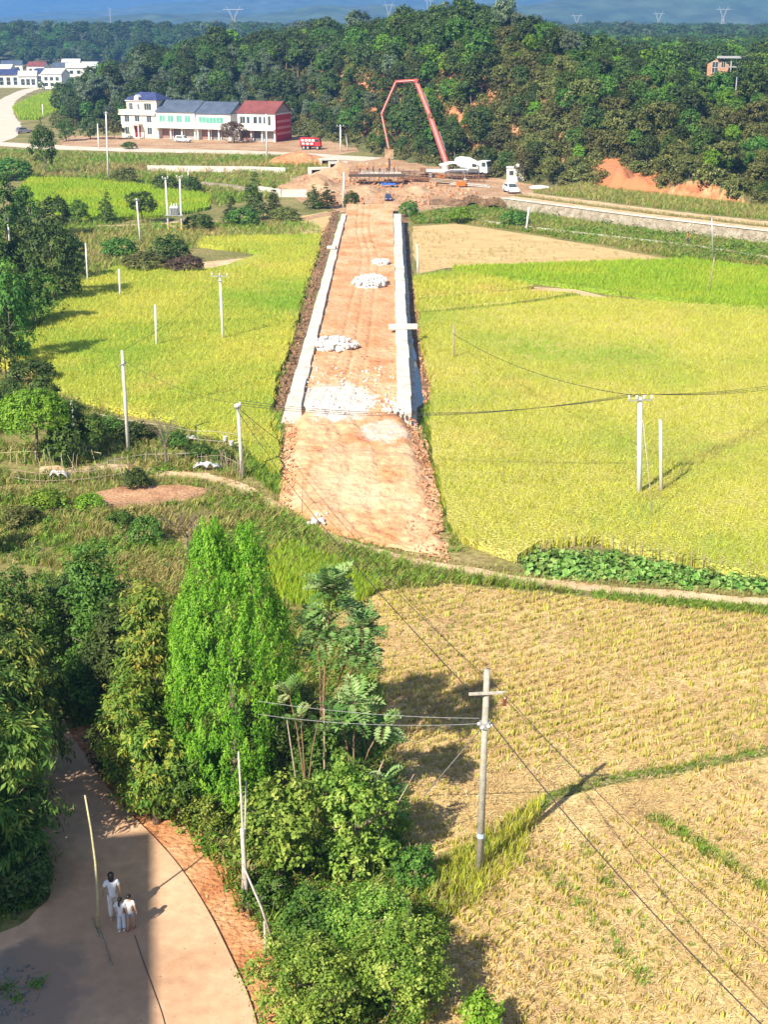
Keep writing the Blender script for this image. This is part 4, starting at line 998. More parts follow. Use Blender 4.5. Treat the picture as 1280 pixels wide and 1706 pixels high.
# ---- the near trees
def big_cypress():
    base = G(392, 1345); H = ZA(345, 872, base.y + .5).z
    root = empty('cypress_tree', base); tag(root, 'tall bright green twin-tipped cypress beside the lane', 'tree')
    mb = MB(); mb.tube([(0, .2, -.2), (.1, .3, H * .3), (0, .3, H * .6)], [.24, .18, .1], 8)
    mb.build('trunk', m_bark, root)
    # flame-shaped masses: x, y, z base, height, radius
    fl = [(-.55, .2, .6, H - .7, 1.35), (.75, .5, .8, H - 1.25, 1.35), (-1.25, -.1, 1.3, H * .66, 1.0), (1.6, .3, 2.4, H * .52, .95), (-.3, -.75, .35, H * .5, 1.05), (.7, -.6, 2.2, H * .5, 1.05), (-1.45, .3, 3.0, H * .48, .8), (1.25, -.3, 3.6, H * .42, .8), (-.6, -.5, 4.5, H * .42, .9), (.25, -.4, 5.2, H * .36, .8), (0, .9, 1.2, H * .75, 1.2), (.1, -.55, .9, H * .45, .95), (.75, -.35, .6, H * .42, .9), (-1.0, -.55, .2, H * .33, .75)]
    fl = [(x * .93, y * .93, z0, hh, rr * .95) for x, y, z0, hh, rr in fl]
    C = []; D = []; T = []
    for (x, y, z0, hh, rr) in fl:
        n = int(hh * rr * 46)
        t = rng.uniform(0, 1, n) ** .9; an = rng.uniform(0, 6.283, n)
        prof = np.sin(np.clip(t, .02, 1) ** .8 * math.pi) ** .5 * (1 - .1 * t) * (1 + .13 * np.sin(t * hh * 5 + an * 2) + .08 * np.sin(an * 5 + t * 9))
        r = rr * prof * rng.uniform(.86, 1.1, n)
        C.append(np.stack([x + r * np.cos(an), y + r * np.sin(an), z0 + t * hh], 1)); D.append(np.stack([np.cos(an), np.sin(an), np.full(n, .1)], 1)); T.append(rng.uniform(0, 1, n))
    C = np.concatenate(C); D = np.concatenate(D); T = np.concatenate(T)
    keep = np.ones(len(C), bool)
    for (x, y, z0, hh, rr) in fl:
        tt = np.clip((C[:, 2] - z0) / hh, .02, 1); pr = np.sin(tt ** .8 * math.pi) ** .5 * rr
        keep &= ~((np.hypot(C[:, 0] - x, C[:, 1] - y) < pr * .72) & (C[:, 2] > z0) & (C[:, 2] < z0 + hh))
    C, D, T = C[keep], D[keep], T[keep]; per = 60; m = len(C)
    i = np.repeat(np.arange(m), per); q = rng.uniform(0, 1, len(i)); an = rng.uniform(0, 6.283, len(i))
    fr = .2 * np.sin(np.clip(q, .03, 1) ** .6 * math.pi) * rng.uniform(.4, 1.1, len(i))
    sz = rng.uniform(.7, 1.3, m)[i]
    c = C[i] + np.stack([np.cos(an) * fr * sz, np.sin(an) * fr * sz, (q - .35) * .75 * sz], 1) + D[i] * (q[:, None] - .3) * .16
    al = D[i] * .45 + np.stack([np.cos(an) * .5, np.sin(an) * .5, np.full(len(i), 1.0)], 1) + rng.normal(size=(len(i), 3)) * .25
    nr = D[i] * .9 + np.stack([np.cos(an), np.sin(an), np.full(len(i), .35)], 1) * .7 + rng.normal(size=(len(i), 3)) * .45
    a, b, n = frames(nr, rng, al); ln = rng.uniform(.07, .15, len(i))
    v, f = leaves(c, a, b, n, ln, ln * .34, base=-.1)
    var = np.clip(T[i] * .6 + q * .3 + rng.uniform(0, .2, len(i)), 0, 1)
    link('crown', quick_mesh('crown', v, f, np.repeat(var, 4)), LM['cyp'], root)
big_cypress()
def near_tree(name, label, u, v, h, r, species, leaf, nclump, per, nb, lean=(0, 0), trunk_r=.14, droop=.0, aspect=.42, low=.25, clump=.38, cat='tree', off=(0, 0)):
    p = G(u, v) + Vector((off[0], off[1], 0)); root = empty(name, p); tag(root, label, cat)
    link('trunk', trunk_mesh('trunk', h * .75, trunk_r, 7, rng, r * .8, start=.2), m_bark, root)
    bt = blob_tree(h, r, nb, rng, low)
    if cat == 'shrub':                                    # upright shoots break the outline
        for k in range(nb + 4):
            an = rng.uniform(0, 6.28); q = r * rng.uniform(.1, .95); bt.append((math.cos(an) * q, math.sin(an) * q, h * rng.uniform(.45, 1.05) * (1 - .35 * (q / r) ** 2), .16 * r, .16 * r, .3 * r))
    bl = [(b[0] + lean[0] * b[2] / h, b[1] + lean[1] * b[2] / h) + tuple(b[2:]) for b in bt]
    link('crown', crown_mesh('crown', bl, nclump, per, clump, leaf, rng, droop=droop, aspect=aspect, shell=(.4, 1.15)), LM[species], root)
    return root
near_tree('loquat_tree', 'large dark tree with yellowing drooping leaf tips over the lane, nearest the left picture edge', -20, 1450, 7.6, 2.7, 'loq', .3, 900, 24, 18, droop=.9, aspect=.3, low=.0, clump=.42)
near_tree('loquat_tree', 'dark tree with yellow leaf tips left of the lane, behind the nearest one', 22, 1300, 7.0, 2.2, 'loq', .28, 800, 24, 17, droop=.8, aspect=.3, low=.0, clump=.4)
near_tree('loquat_tree', 'dark drooping tree at the left picture edge, third along the lane', -60, 1330, 8.2, 2.7, 'loq', .3, 800, 22, 15, droop=.8, aspect=.3, low=.05, clump=.42)
near_tree('broadleaf_tree', 'rounded dark green tree at the left edge above the lane end', 30, 1190, 6.6, 2.3, 'mid', .2, 800, 22, 15, low=.0, clump=.36)
near_tree('broadleaf_tree', 'tall dark tree with pale pointed top left of the golden tree', 172, 1195, 7.8, 1.5, 'mid', .2, 700, 22, 16, low=.0, clump=.34)
near_tree('broadleaf_tree', 'dark green tree at the end of the lane', 120, 1150, 5.4, 1.8, 'dark', .2, 640, 22, 14, low=.0, clump=.34)
near_tree('broadleaf_tree', 'dark leafy tree filling the gap left of the golden tree', 215, 1235, 6.4, 1.5, 'dark', .19, 520, 22, 13, low=.0, clump=.32)
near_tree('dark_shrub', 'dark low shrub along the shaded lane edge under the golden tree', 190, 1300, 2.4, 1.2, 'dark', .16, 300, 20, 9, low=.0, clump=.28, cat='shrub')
near_tree('golden_tree', 'slender tree with golden leaves against the cypress', 262, 1310, 8.6, 1.3, 'gold', .22, 720, 22, 18, low=.0, droop=.5, aspect=.34, clump=.32)
near_tree('golden_tree', 'green-gold bushy tree between the golden tree and the lane', 228, 1345, 5.6, 1.3, 'gold', .2, 460, 20, 14, low=.0, droop=.5, aspect=.34, clump=.3)
near_tree('leafy_shrub', 'mid green shrub under the cypress beside the lane', 300, 1365, 2.6, 1.3, 'mid', .15, 320, 20, 10, low=.0, clump=.26, aspect=.5, cat='shrub')
near_tree('golden_tree', 'low yellow-green tree beside the lane under the golden one', 262, 1372, 4.2, 1.3, 'gold', .22, 300, 18, 9, low=.1, droop=.5, aspect=.34, clump=.3)
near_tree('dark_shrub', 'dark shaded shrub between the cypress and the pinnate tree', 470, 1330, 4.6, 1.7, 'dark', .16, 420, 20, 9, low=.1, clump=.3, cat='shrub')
near_tree('leafy_shrub', 'bright leafy shrub right of the dead sticks', 470, 1478, 4.0, 1.55, 'shrub', .17, 460, 20, 10, low=.08, clump=.26, aspect=.62, cat='shrub')
near_tree('leafy_shrub', 'dense green shrub below the pinnate tree', 590, 1455, 4.0, 1.6, 'shrub', .16, 440, 20, 10, low=.08, clump=.26, aspect=.6, cat='shrub')
near_tree('leafy_shrub', 'dark green shrub under the slanting branches', 545, 1370, 3.8, 1.6, 'mid', .16, 400, 20, 9, low=.08, clump=.28, aspect=.6, cat='shrub')
near_tree('leafy_shrub', 'small green shrub above the red twigs', 690, 1480, 1.4, .8, 'mid', .13, 160, 18, 6, low=.05, clump=.22, aspect=.6, cat='shrub')
near_tree('leafy_shrub', 'broad bright shrub at the bottom picture edge beside the lane', 520, 1720, 3.0, 1.8, 'shrub', .11, 620, 28, 11, low=.05, clump=.25, aspect=.6, cat='shrub')
near_tree('leafy_shrub', 'bright shrub at the bottom edge next to the cut field', 660, 1690, 3.1, 1.6, 'shrub', .11, 580, 28, 11, low=.05, clump=.25, aspect=.6, cat='shrub')
near_tree('leafy_shrub', 'green shrub below the red twigs', 610, 1600, 2.2, 1.5, 'shrub', .11, 480, 26, 10, low=.05, clump=.25, aspect=.6, cat='shrub')
near_tree('leafy_shrub', 'low shrub between the dead sticks and the bottom shrubs', 520, 1590, 1.9, 1.3, 'mid', .13, 360, 20, 9, low=.05, clump=.24, aspect=.6, cat='shrub')
near_tree('leafy_shrub', 'low shrub on the red bank beside the lane', 345, 1385, 1.4, 1.0, 'shrub', .11, 240, 18, 8, low=.05, clump=.22, aspect=.5, cat='shrub')
near_tree('leafy_shrub', 'small shrub at the foot of the dead sticks', 440, 1520, 1.3, .9, 'mid', .12, 220, 18, 7, low=.05, clump=.2, aspect=.6, cat='shrub')
near_tree('leafy_shrub', 'shrub spilling over the gravel corner of the lane', 30, 1500, 1.4, 1.2, 'dark', .14, 260, 18, 8, low=.05, clump=.22, aspect=.6, cat='shrub')
near_tree('leafy_shrub', 'pale sapling tip at the bottom picture edge', 800, 1740, 1.6, .6, 'lime', .14, 120, 16, 6, low=.1, clump=.2, aspect=.6, cat='shrub')
# pinnate trees: slim stems ending in rosettes of feather leaves
def frond(L, npair, rng):
    cs = []; al = []; nn = []; ln = []
    for k in range(npair):
        t = (k + 1.2) / (npair + .6); x = L * t; z = .25 * L * math.sin(t * 2.2) - .16 * L * t * t
        for s in (-1, 1):
            l = .3 * L * math.sin(.35 + t * 2.4) + .05
            cs.append((x + .1 * l, s * l * .55, z - .12 * l)); al.append((.35, s, -.25)); nn.append((0.1, -s * .2, 1)); ln.append(l)
    cs.append((L * 1.02, 0, .02 * L)); al.append((1, 0, -.3)); nn.append((.2, 0, 1)); ln.append(.25 * L)
    return np.array(cs), np.array(al), np.array(nn), np.array(ln)
def pinnate_tree(label, u, v, tips, stem_r=.05):
    p = G(u, v); root = empty('pinnate_tree', p); tag(root, label, 'tree')
    Vs = []; Fs = []; var = []; mb = MB(); off = 0; first = True
    for (tu, tv, dy, nf, L) in tips:
        t = ZA(tu, tv, p.y + dy) - p
        q = Vector((t.x * .15, t.y * .2, t.z * .45)); q2 = Vector((t.x * .5, t.y * .6, t.z * .75))
        mb.tube([(0, 0, -.1), q, q2, t], [stem_r, stem_r * .8, stem_r * .6, stem_r * .3], 6)
        for k in range(nf):
            an = k * 2.4 + rng.uniform(-.3, .3); el = rng.uniform(-.5, .9)
            cs, al, nn, ln = frond(L * rng.uniform(.75, 1.15), 8, rng)
            Rm = np.array((Matrix.Rotation(an, 3, 'Z') @ Matrix.Rotation(-el, 3, 'Y')))
            dz = -rng.uniform(0, 1.3) * (k / nf) * L
            cs = cs @ Rm.T + np.array(t) + np.array([0, 0, dz]); al = al @ Rm.T; nn = nn @ Rm.T
            a, b, n = frames(nn + rng.normal(0, .15, nn.shape), rng, al)
            vv, ff = leaves(cs, a, b, n, ln, ln * .42)
            Vs.append(vv); Fs.append(ff + off); off += len(vv); var.append(np.full(len(vv), rng.uniform(0, 1)))
            e = Rm @ np.array([L, 0, .05]); mb.tube([t + Vector((0, 0, dz)), t + Vector((0, 0, dz)) + Vector(e) * .95], [.012, .006], 4, cap=False)
    mb.build('trunk', M('reddish_bark', [(.20, .10, .06), (.32, .2, .13)], scale=4), root, smooth=True)
    link('crown', quick_mesh('crown', np.concatenate(Vs), np.concatenate(Fs), np.concatenate(var)), LM['fern'], root)
pinnate_tree('slim tree with a tall head of feathery leaves, right of the cypress', 538, 1330, [(552, 975, .6, 44, 1.05), (530, 1050, .4, 26, 1.0), (603, 1045, .3, 34, 1.0), (600, 1090, .2, 22, .9)], .06)
pinnate_tree('low slim tree with feather leaves beside the old pole wires', 590, 1380, [(590, 1170, .2, 34, .95), (640, 1205, .0, 22, .8), (565, 1190, .1, 14, .8)], .05)
pinnate_tree('small feather-leaved sapling at the edge of the cypress', 512, 1400, [(480, 1150, .1, 10, .6), (500, 1190, -.2, 5, .6), (530, 1200, -.1, 6, .5)], .035)
pinnate_tree('drooping feather-leaved sapling over the shaded stubble', 630, 1440, [(655, 1335, .1, 9, .7), (640, 1300, .3, 8, .7)], .035)
# ================================================================== OBJECTS
rng = np.random.default_rng(41)
m_pole = M('pole_concrete', [(.50, .47, .42), (.64, .61, .56)], scale=1.5, scale2=9, amt2=.15, bump=.01, bscale=20)
m_polew = M('pole_white', [(.66, .64, .60), (.76, .74, .70)], scale=1.5, scale2=9, amt2=.1)
m_steel = P('galvanised_steel', (.42, .42, .42), .5, .5)
m_insul = P('insulator_porcelain', (.75, .72, .68), .25)
m_insulr = P('insulator_brown', (.16, .05, .04), .25)
m_wire = P('cable_black', (.035, .035, .035), .6)
m_wood = M('weathered_wood', [(.26, .19, .13), (.40, .31, .23)], scale=3, scale2=15, amt2=.3)
m_greywood = M('grey_wood', [(.34, .29, .25), (.52, .47, .42)], scale=3, scale2=15, amt2=.25)
m_bamboo = M('bamboo', [(.42, .38, .20), (.56, .50, .30)], scale=2, scale2=10, amt2=.2)
m_white = M('white_plaster', [(.66, .64, .60), (.78, .76, .72)], scale=.5, scale2=3, amt2=.08)
m_cream = M('cream_plaster', [(.68, .62, .50), (.78, .72, .60)], scale=.5, scale2=3, amt2=.08)
m_grey = P('grey_plaster', (.33, .33, .34), .85)
m_glass = M('window_glass', [(.03, .045, .05), (.06, .08, .085)], scale=.7, rough=.12, spec=.5)
m_glassg = M('green_glass', [(.08, .28, .22), (.16, .40, .32)], scale=.6, rough=.15, spec=.5)
m_frame = P('window_frame', (.62, .62, .60), .5)
m_door = P('red_door', (.30, .03, .03), .5)
m_roofb = M('blue_grey_roof', [(.06, .08, .12), (.10, .125, .17)], scale=.4, scale2=4, amt2=.2, rough=.6)
m_roofn = M('navy_tile_roof', [(.035, .045, .12), (.06, .075, .18)], scale=.5, scale2=4, amt2=.2, rough=.6)
m_roofr = M('red_tile_roof', [(.15, .045, .04), (.24, .075, .065)], scale=.5, scale2=4, amt2=.25, rough=.7)
m_red = P('red_paint', (.55, .03, .035), .45); m_redwall = P('red_wall_paint', (.48, .03, .05), .8)
m_boom = P('boom_red', (.52, .10, .085), .55); m_boomw = P('boom_white', (.62, .46, .42), .5)
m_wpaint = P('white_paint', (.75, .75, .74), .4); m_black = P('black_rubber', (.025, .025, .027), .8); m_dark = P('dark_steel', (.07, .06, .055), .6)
m_orange = P('orange_paint', (.65, .18, .03), .5); m_blue = P('blue_tarp', (.03, .12, .45), .6); m_yellow = P('yellow_paint', (.70, .45, .04), .5)
m_rust = M('rusty_steel', [(.16, .08, .05), (.30, .16, .09)], scale=3, scale2=12, amt2=.3)
m_brick = M('raw_brick', [(.36, .18, .11), (.50, .30, .2)], scale=2, scale2=8, amt2=.25)
m_lamp = P('lamp_glass', (.8, .75, .6), .2)
m_bluepaint = P('pale_blue_paint', (.40, .55, .66), .7)
# ---- power poles
POLE_TOPS = {}
def pole(key, label, b, t, r, mat, arms=(), bands=None, name='utility_pole', group='utility poles', z=0.0):
    p = G(*b, z); q = ZA(*t, p.y); root = empty(name, p); tag(root, label, 'pole', group)
    d = q - p
    mb = MB(); mb.tube([Vector((0, 0, -.2)), d * .5, d], [r, r * .85, r * .7], 10); mb.build('shaft', mat, root, smooth=True)
    POLE_TOPS[key] = q
    for (dz, L, rz, nins) in arms:
        c = d * (1 - dz / d.z); dx = Vector((math.cos(rz), math.sin(rz), 0)) * L / 2
        fw = Vector((0, -r * .8 - .04, 0))
        mb = MB(); mb.beam(c - dx + fw, c + dx + fw, .07, .08); arm = mb.build('crossarm', m_greywood if mat.name == 'old_pole_concrete' else m_steel, root)
        for k in range(nins):
            e = c + fw + dx * (2 * k / max(1, nins - 1) - 1) * .92
            mb = MB(); mb.tube([e + Vector((0, 0, .05)), e + Vector((0, 0, .14)), e + Vector((0, 0, .2)), e + Vector((0, 0, .3))], [.03, .075, .05, .07], 8); mb.build('insulator', m_insul, arm, smooth=True)
    for (z0, z1, bm_) in bands or ():
        a, e = d * (z0 / d.z), d * (z1 / d.z)
        mb = MB(); mb.tube([a, e], [r * (1 - .3 * z0 / d.z) + .006, r * (1 - .3 * z1 / d.z) + .006], 10); mb.build('band', bm_, root)
    return root
pole('fg', 'weathered concrete pole with a crossarm standing at the edge of the stubble', (799, 1455), (812, 1115), .14, M('old_pole_concrete', [(.30, .27, .22), (.42, .39, .33)], scale=1.5, scale2=9, amt2=.2, bump=.01, bscale=20), [(.78, 1.15, .1, 0)], [(1.45, 1.62, m_bluepaint)])
fgp = G(799, 1455)
# its collar of porcelain and the brown end insulator
rt = [o for o in COL.objects if o.get('label', '').startswith('weathered concrete pole')][0]
dd = POLE_TOPS['fg'] - fgp; cz = ZA(806, 1208, fgp.y).z
mb = MB(); c = dd * (cz / dd.z)
for k in range(6):
    an = k * 1.05; mb.ball((c.x + .2 * math.cos(an), c.y + .2 * math.sin(an), c.z + .05 * (k % 2)), .06, 7, 4)
mb.build('insulator', m_insul, rt); mb = MB(); mb.tube([c - Vector((0, 0, .08)), c + Vector((0, 0, .12))], [.19, .19], 10); mb.build('collar', m_steel, rt)
mb = MB(); mb.tube([c * 1 + Vector((.6, -.1, .78)), c + Vector((.6, -.1, 1.0))], [.06, .05], 8); mb.ball((.62 + c.x, c.y - .1, c.z + 1.02), .07); mb.build('insulator', m_insulr, rt)
pole('mr', 'white concrete pole with insulator crossarm standing in the large rice field', (1066, 832), (1067, 662), .17, m_polew, [(.12, 1.5, .12, 4)])
pole('mr2', 'bare grey pole right of the crossarm pole in the large rice field', (1103, 830), (1101, 699), .12, m_pole)
pole('ml', 'tall leaning grey pole beside the garden net', (214, 757), (203, 584), .13, m_pole, [(.9, .9, 1.2, 0)])
pole('g405', 'grey concrete pole at the corner of the garden beside the ramp', (404, 796), (396, 672), .14, m_pole, [(.25, .5, 1.0, 2)])
pole('stump', 'short dark grey pole stump among the dark trees', (124, 722), (118, 668), .13, m_pole)
pole('l367', 'white pole with a crossarm in the middle of the left rice field', (372, 572), (366, 458), .14, m_polew, [(.1, 1.5, -.05, 3), (.5, .5, -.05, 0)])
pole('l258', 'short white pole in the left rice field', (261, 582), (258, 508), .12, m_polew)
pole('l198', 'short white pole near the shadow in the left rice field', (200, 499), (198, 448), .12, m_polew)
pole('l142', 'thin pale pole before the big dark tree', (146, 474), (142, 405), .1, m_polew)
pole('l230', 'white pole with small crossarm standing in the scrub patch', (234, 406), (227, 331), .13, m_polew, [(.15, .7, .2, 0)])
pole('tw1', 'left pole of the transformer pair with yellow bands', (281, 388), (275, 296), .15, m_polew, [(.1, .8, .3, 2)], [(.5, .75, m_yellow), (1.1, 1.3, m_yellow)])
pole('tw2', 'right pole of the transformer pair with yellow bands', (303, 388), (299, 294), .15, m_polew, [(.1, .8, .3, 2)], [(.5, .75, m_yellow), (1.1, 1.3, m_yellow)])
pole('far180', 'tall white pole beside the ragged tree', (180, 298), (176, 186), .16, m_polew, [(.2, .9, .1, 0)])
pole('far163', 'short white pole by the far dirt road', (164, 248), (162, 206), .16, m_polew)
pole('f314', 'thin grey pole beside the dark bush behind the green field', (314, 322), (313, 285), .12, m_pole)
pole('f444', 'white pole before the red-roofed house', (445, 266), (443, 190), .2, m_polew)
pole('f572', 'white pole beside the conifers at the road end', (572, 346), (573, 287), .17, m_polew)
pole('f568', 'white pole right of the red truck', (568, 253), (567, 208), .2, m_polew, [(.3, 1.6, .1, 2)])
pole('f578', 'leaning grey pole right of the red truck', (580, 252), (576, 222), .15, m_pole)
pole('f592', 'thin street lamp pole below the wood, left of the boom', (593, 232), (591, 206), .12, m_steel)
pole('f597', 'second thin street lamp pole below the wood, left of the boom', (597, 232), (596, 204), .12, m_steel)
pole('r757', 'thin dark pole in the yellow rice beside the new road', (757, 604), (756, 541), .09, m_wood)
pole('r697', 'short white pole beside the east retaining wall', (697, 461), (695, 407), .13, m_polew)
pole('r880', 'leaning white pole at the corner of the harvested strip', (877, 386), (882, 345), .16, m_polew)
pole('r1188', 'thin pole beside the red bare patch at the channel', (1189, 436), (1187, 362), .1, m_steel)
pole('r1183', 'thin leaning pole in the bright green field', (1182, 492), (1191, 428), .07, m_wood)
pole('v70', 'small white pole in the far field below the village', (72, 197), (70, 174), .2, m_polew)
pole('l15', 'white pole half hidden at the left edge beside the large tree', (16, 410), (11, 345), .15, m_polew, [], [(.5, .8, m_yellow)])
pole('f505', 'thin stake standing on the ramp', (503, 858), (505, 775), .025, m_wood, name='stake', group='stakes')
pole('r1089', 'thin slanting stay beside the crossarm pole in the rice', (1090, 872), (1072, 700), .03, m_greywood, name='stake', group='stakes')
# transformer
tc = G(292, 388); root = empty('transformer', tc + Vector((0, 0, 2.5))); tag(root, 'grey pole transformer between the two yellow-banded poles', 'transformer')
mb = MB(); mb.box(-1.25, 1.25, -.45, .45, -.12, 0); mb.build('platform', m_steel, root)
mb = MB(); mb.box(-.6, .6, -.4, .4, 0, 1.15); mb.build('tank', P('transformer_grey', (.48, .5, .5), .5), root, bevel=.05)
for k in (-1, 1):
    for j in range(5):
        mb = MB(); mb.box(-.5 + j * .22, -.42 + j * .22, k * .4, k * .56, .1, 1.0); mb.build('cooling_fin', m_steel, root)
for k in range(3):
    mb = MB(); mb.tube([(-.35 + .35 * k, 0, 1.15), (-.35 + .35 * k, 0, 1.35), (-.35 + .35 * k, 0, 1.6)], [.1, .07, .04], 8); mb.build('bushing', m_insul, root)
# ---- cables
def cable(label, a, b, sag, r=.018, mat=None, group='overhead cables'):
    pts = []
    for k in range(15):
        t = k / 14; p = a.lerp(b, t); pts.append(p - a - Vector((0, 0, 4 * sag * t * (1 - t))))
    mb = MB(); mb.tube(pts, r, 5, cap=False); o = mb.build('overhead_cable', mat or m_wire); o.location = a; tag(o, label, 'cable', group); return o
PT_ = POLE_TOPS
fa = PT_['fg'] + Vector((-.5, -.1, -.75)); fb = PT_['fg'] + Vector((.5, -.1, -.75))
cable('cable from the old crossarm pole up to the garden pole, lower wire', fa, PT_['g405'] + Vector((-.2, 0, -.2)), .7)
cable('cable from the old crossarm pole up to the garden pole, upper wire', fb, PT_['g405'] + Vector((.2, 0, -.2)), .9, .012)
cable('thick cable from the old crossarm pole out to the bottom right corner', Vector(fgp) + c + Vector((.2, 0, .1)), G(1420, 1850, 3.2), .5, .02)
cable('second cable from the old pole running to the right picture edge', fb, G(1560, 1820, 4.2), .5, .012)
cable('upper white cable from the old pole to the shaded tree', Vector(fgp) + c + Vector((-.2, 0, .25)), ZA(430, 1168, fgp.y + 1), .15, .009, m_steel)
cable('lower white cable from the old pole to the shaded tree', Vector(fgp) + c + Vector((-.2, 0, .05)), ZA(430, 1190, fgp.y + 1), .2, .009, m_steel)
cable('stay wire slanting from the old pole down into the shade', Vector(fgp) + c + Vector((-.1, 0, -.1)), G(706, 1326), .02, .022, m_steel)
for k in range(3):
    off = Vector((-.5 + .5 * k, 0, .2))
    cable('cable %s of the crossarm pole, running left over the ramp' % ('nearest', 'middle', 'farthest')[k], PT_['mr'] + off, PT_['g405'] + Vector((0, .2 * k, -.1 + .1 * k)), 1.0, .015)
    cable('cable %s of the crossarm pole, running off to the right' % ('nearest', 'middle', 'farthest')[k], PT_['mr'] + off, ZA(1420, 612 + 4 * k, PT_['mr'].y + 20), .6, .015)
cable('cable from the crossarm pole to the thin dark pole in the rice', PT_['mr'] + Vector((-.3, 0, .1)), PT_['r757'] - Vector((0, 0, .8)), .8, .02)
cable('cable over the left rice field from the leaning pole to the crossarm pole', PT_['ml'], PT_['l367'], .6, .012)
cable('cable over the left rice field from the crossarm pole to the transformer', PT_['l367'], PT_['tw2'], 1.0, .012)
cable('cable from the tall leaning pole to the garden pole', PT_['ml'] - Vector((0, 0, .6)), PT_['g405'], .5, .012)
cable('stay from the garden pole down to the ramp edge', PT_['g405'] - Vector((0, 0, .3)), G(470, 738, .4), .05, .02)
# ---- houses
def window(root, x0, x1, z0, z1, y=0.0, glass=None, bars=1, fm=None):
    t = .07; mb = MB()
    mb.box(x0 - t, x0, y - .06, y + .02, z0 - t, z1 + t); mb.box(x1, x1 + t, y - .06, y + .02, z0 - t, z1 + t); mb.box(x0, x1, y - .06, y + .02, z1, z1 + t); mb.box(x0, x1, y - .08, y + .02, z0 - t, z0)
    for k in range(bars): xm = x0 + (x1 - x0) * (k + 1) / (bars + 1); mb.box(xm - .03, xm + .03, y - .05, y, z0, z1)
    w = mb.build('window', fm or m_frame, root); mb = MB(); mb.box(x0, x1, y - .025, y - .01, z0, z1); mb.build('pane', glass or m_glass, w); return w
def part(root, name, mat, *boxes):
    mb = MB()
    for b in boxes: mb.box(*b)
    return mb.build(name, mat, root)
def gable(root, x0, x1, y0, y1, z, rise, mat, over=.35, th=.16, name='roof'):
    mb = MB(); ym = (y0 + y1) / 2
    mb.end_prism([(y0 - over, z), (ym, z + rise), (y1 + over, z), (y1 + over, z + th), (ym, z + rise + th + .02), (y0 - over, z + th)], x0 - .2, x1 + .2)
    rf = mb.build(name, mat, root); mb = MB(); mb.beam((x0 - .2, ym, z + rise + th + .05), (x1 + .2, ym, z + rise + th + .05), .25, .14); mb.build('ridge', mat, rf); return rf
A = G(203, 229); B = G(460, 237); axis = (B - A); LEN = axis.length; RZ = math.atan2(axis.y, axis.x); K = LEN / 257.0     # metres per photo pixel along the row
def house(label, u0, name='house'):
    return tag(empty(name, A + axis * ((u0 - 203) / 257.0), RZ), label, 'house', 'row of houses below the wooded hill')
# three-storey villa
h = house('cream three-storey villa with a navy hipped roof, leftmost of the house row', 203); W = 60 * K
part(h, 'wall', m_cream, (0, W, 0, 9, 0, 6.2)); part(h, 'upper_storey', m_cream, (1.4, W - .1, .9, 8, 6.2, 9.3))
part(h, 'parapet', m_cream, (-.3, W - .05, -.35, -.1, 5.9, 7.0), (-.3, -.05, -.1, 8.6, 5.9, 7.0)); part(h, 'cornice', m_white, (-.45, W + .02, -.5, -.36, 5.75, 6.0), (1.1, W + .05, .6, .88, 9.1, 9.4))
mb = MB(); x0, x1, y0, y1 = .9, W + .35, .4, 8.5; mb._add([(x0, y0, 9.41), (x1, y0, 9.41), (x1, y1, 9.41), (x0, y1, 9.41), (x0 + 2.6, 4.4, 11.2), (x1 - 2.6, 4.4, 11.2)], [(0, 1, 5, 4), (1, 2, 5), (2, 3, 4, 5), (3, 0, 4), (0, 3, 2, 1)]); rf = mb.build('roof', m_roofn, h)
mb = MB(); mb.side_prism([(4.1, 9.45), (5.3, 9.45), (5.3, 10.1), (4.7, 10.7), (4.1, 10.1)], .35, 2.2); mb.build('dormer', m_white, rf)
for x in (1.2, W - 2.6): window(h, x, x + 1.3, 1.0, 2.7, 0, m_glass); window(h, x, x + 1.3, 4.0, 5.5, 0, m_glass)
window(h, 4.2, 5.5, 4.1, 5.5, 0); window(h, 2.2, 3.2, 7.0, 8.6, .9); window(h, 4.6, 5.2, 7.1, 8.4, .9); window(h, 6.6, 8.6, 6.9, 8.6, .9, bars=2)
d = part(h, 'door', m_door, (4.0, 5.7, -.06, 0, .25, 3.0)); part(h, 'porch_roof', m_cream, (3.4, 6.3, -2.1, -.12, 3.3, 3.65), (3.5, 6.2, -2.0, -1.8, 3.65, 4.2))
for x in (3.6, 6.1):
    mb = MB(); mb.tube([(x, -1.85, 0), (x, -1.85, 3.3)], .18, 10); mb.build('column', m_cream, h)
part(h, 'step', m_concrete, (3.2, 6.5, -2.3, 0, 0, .2))
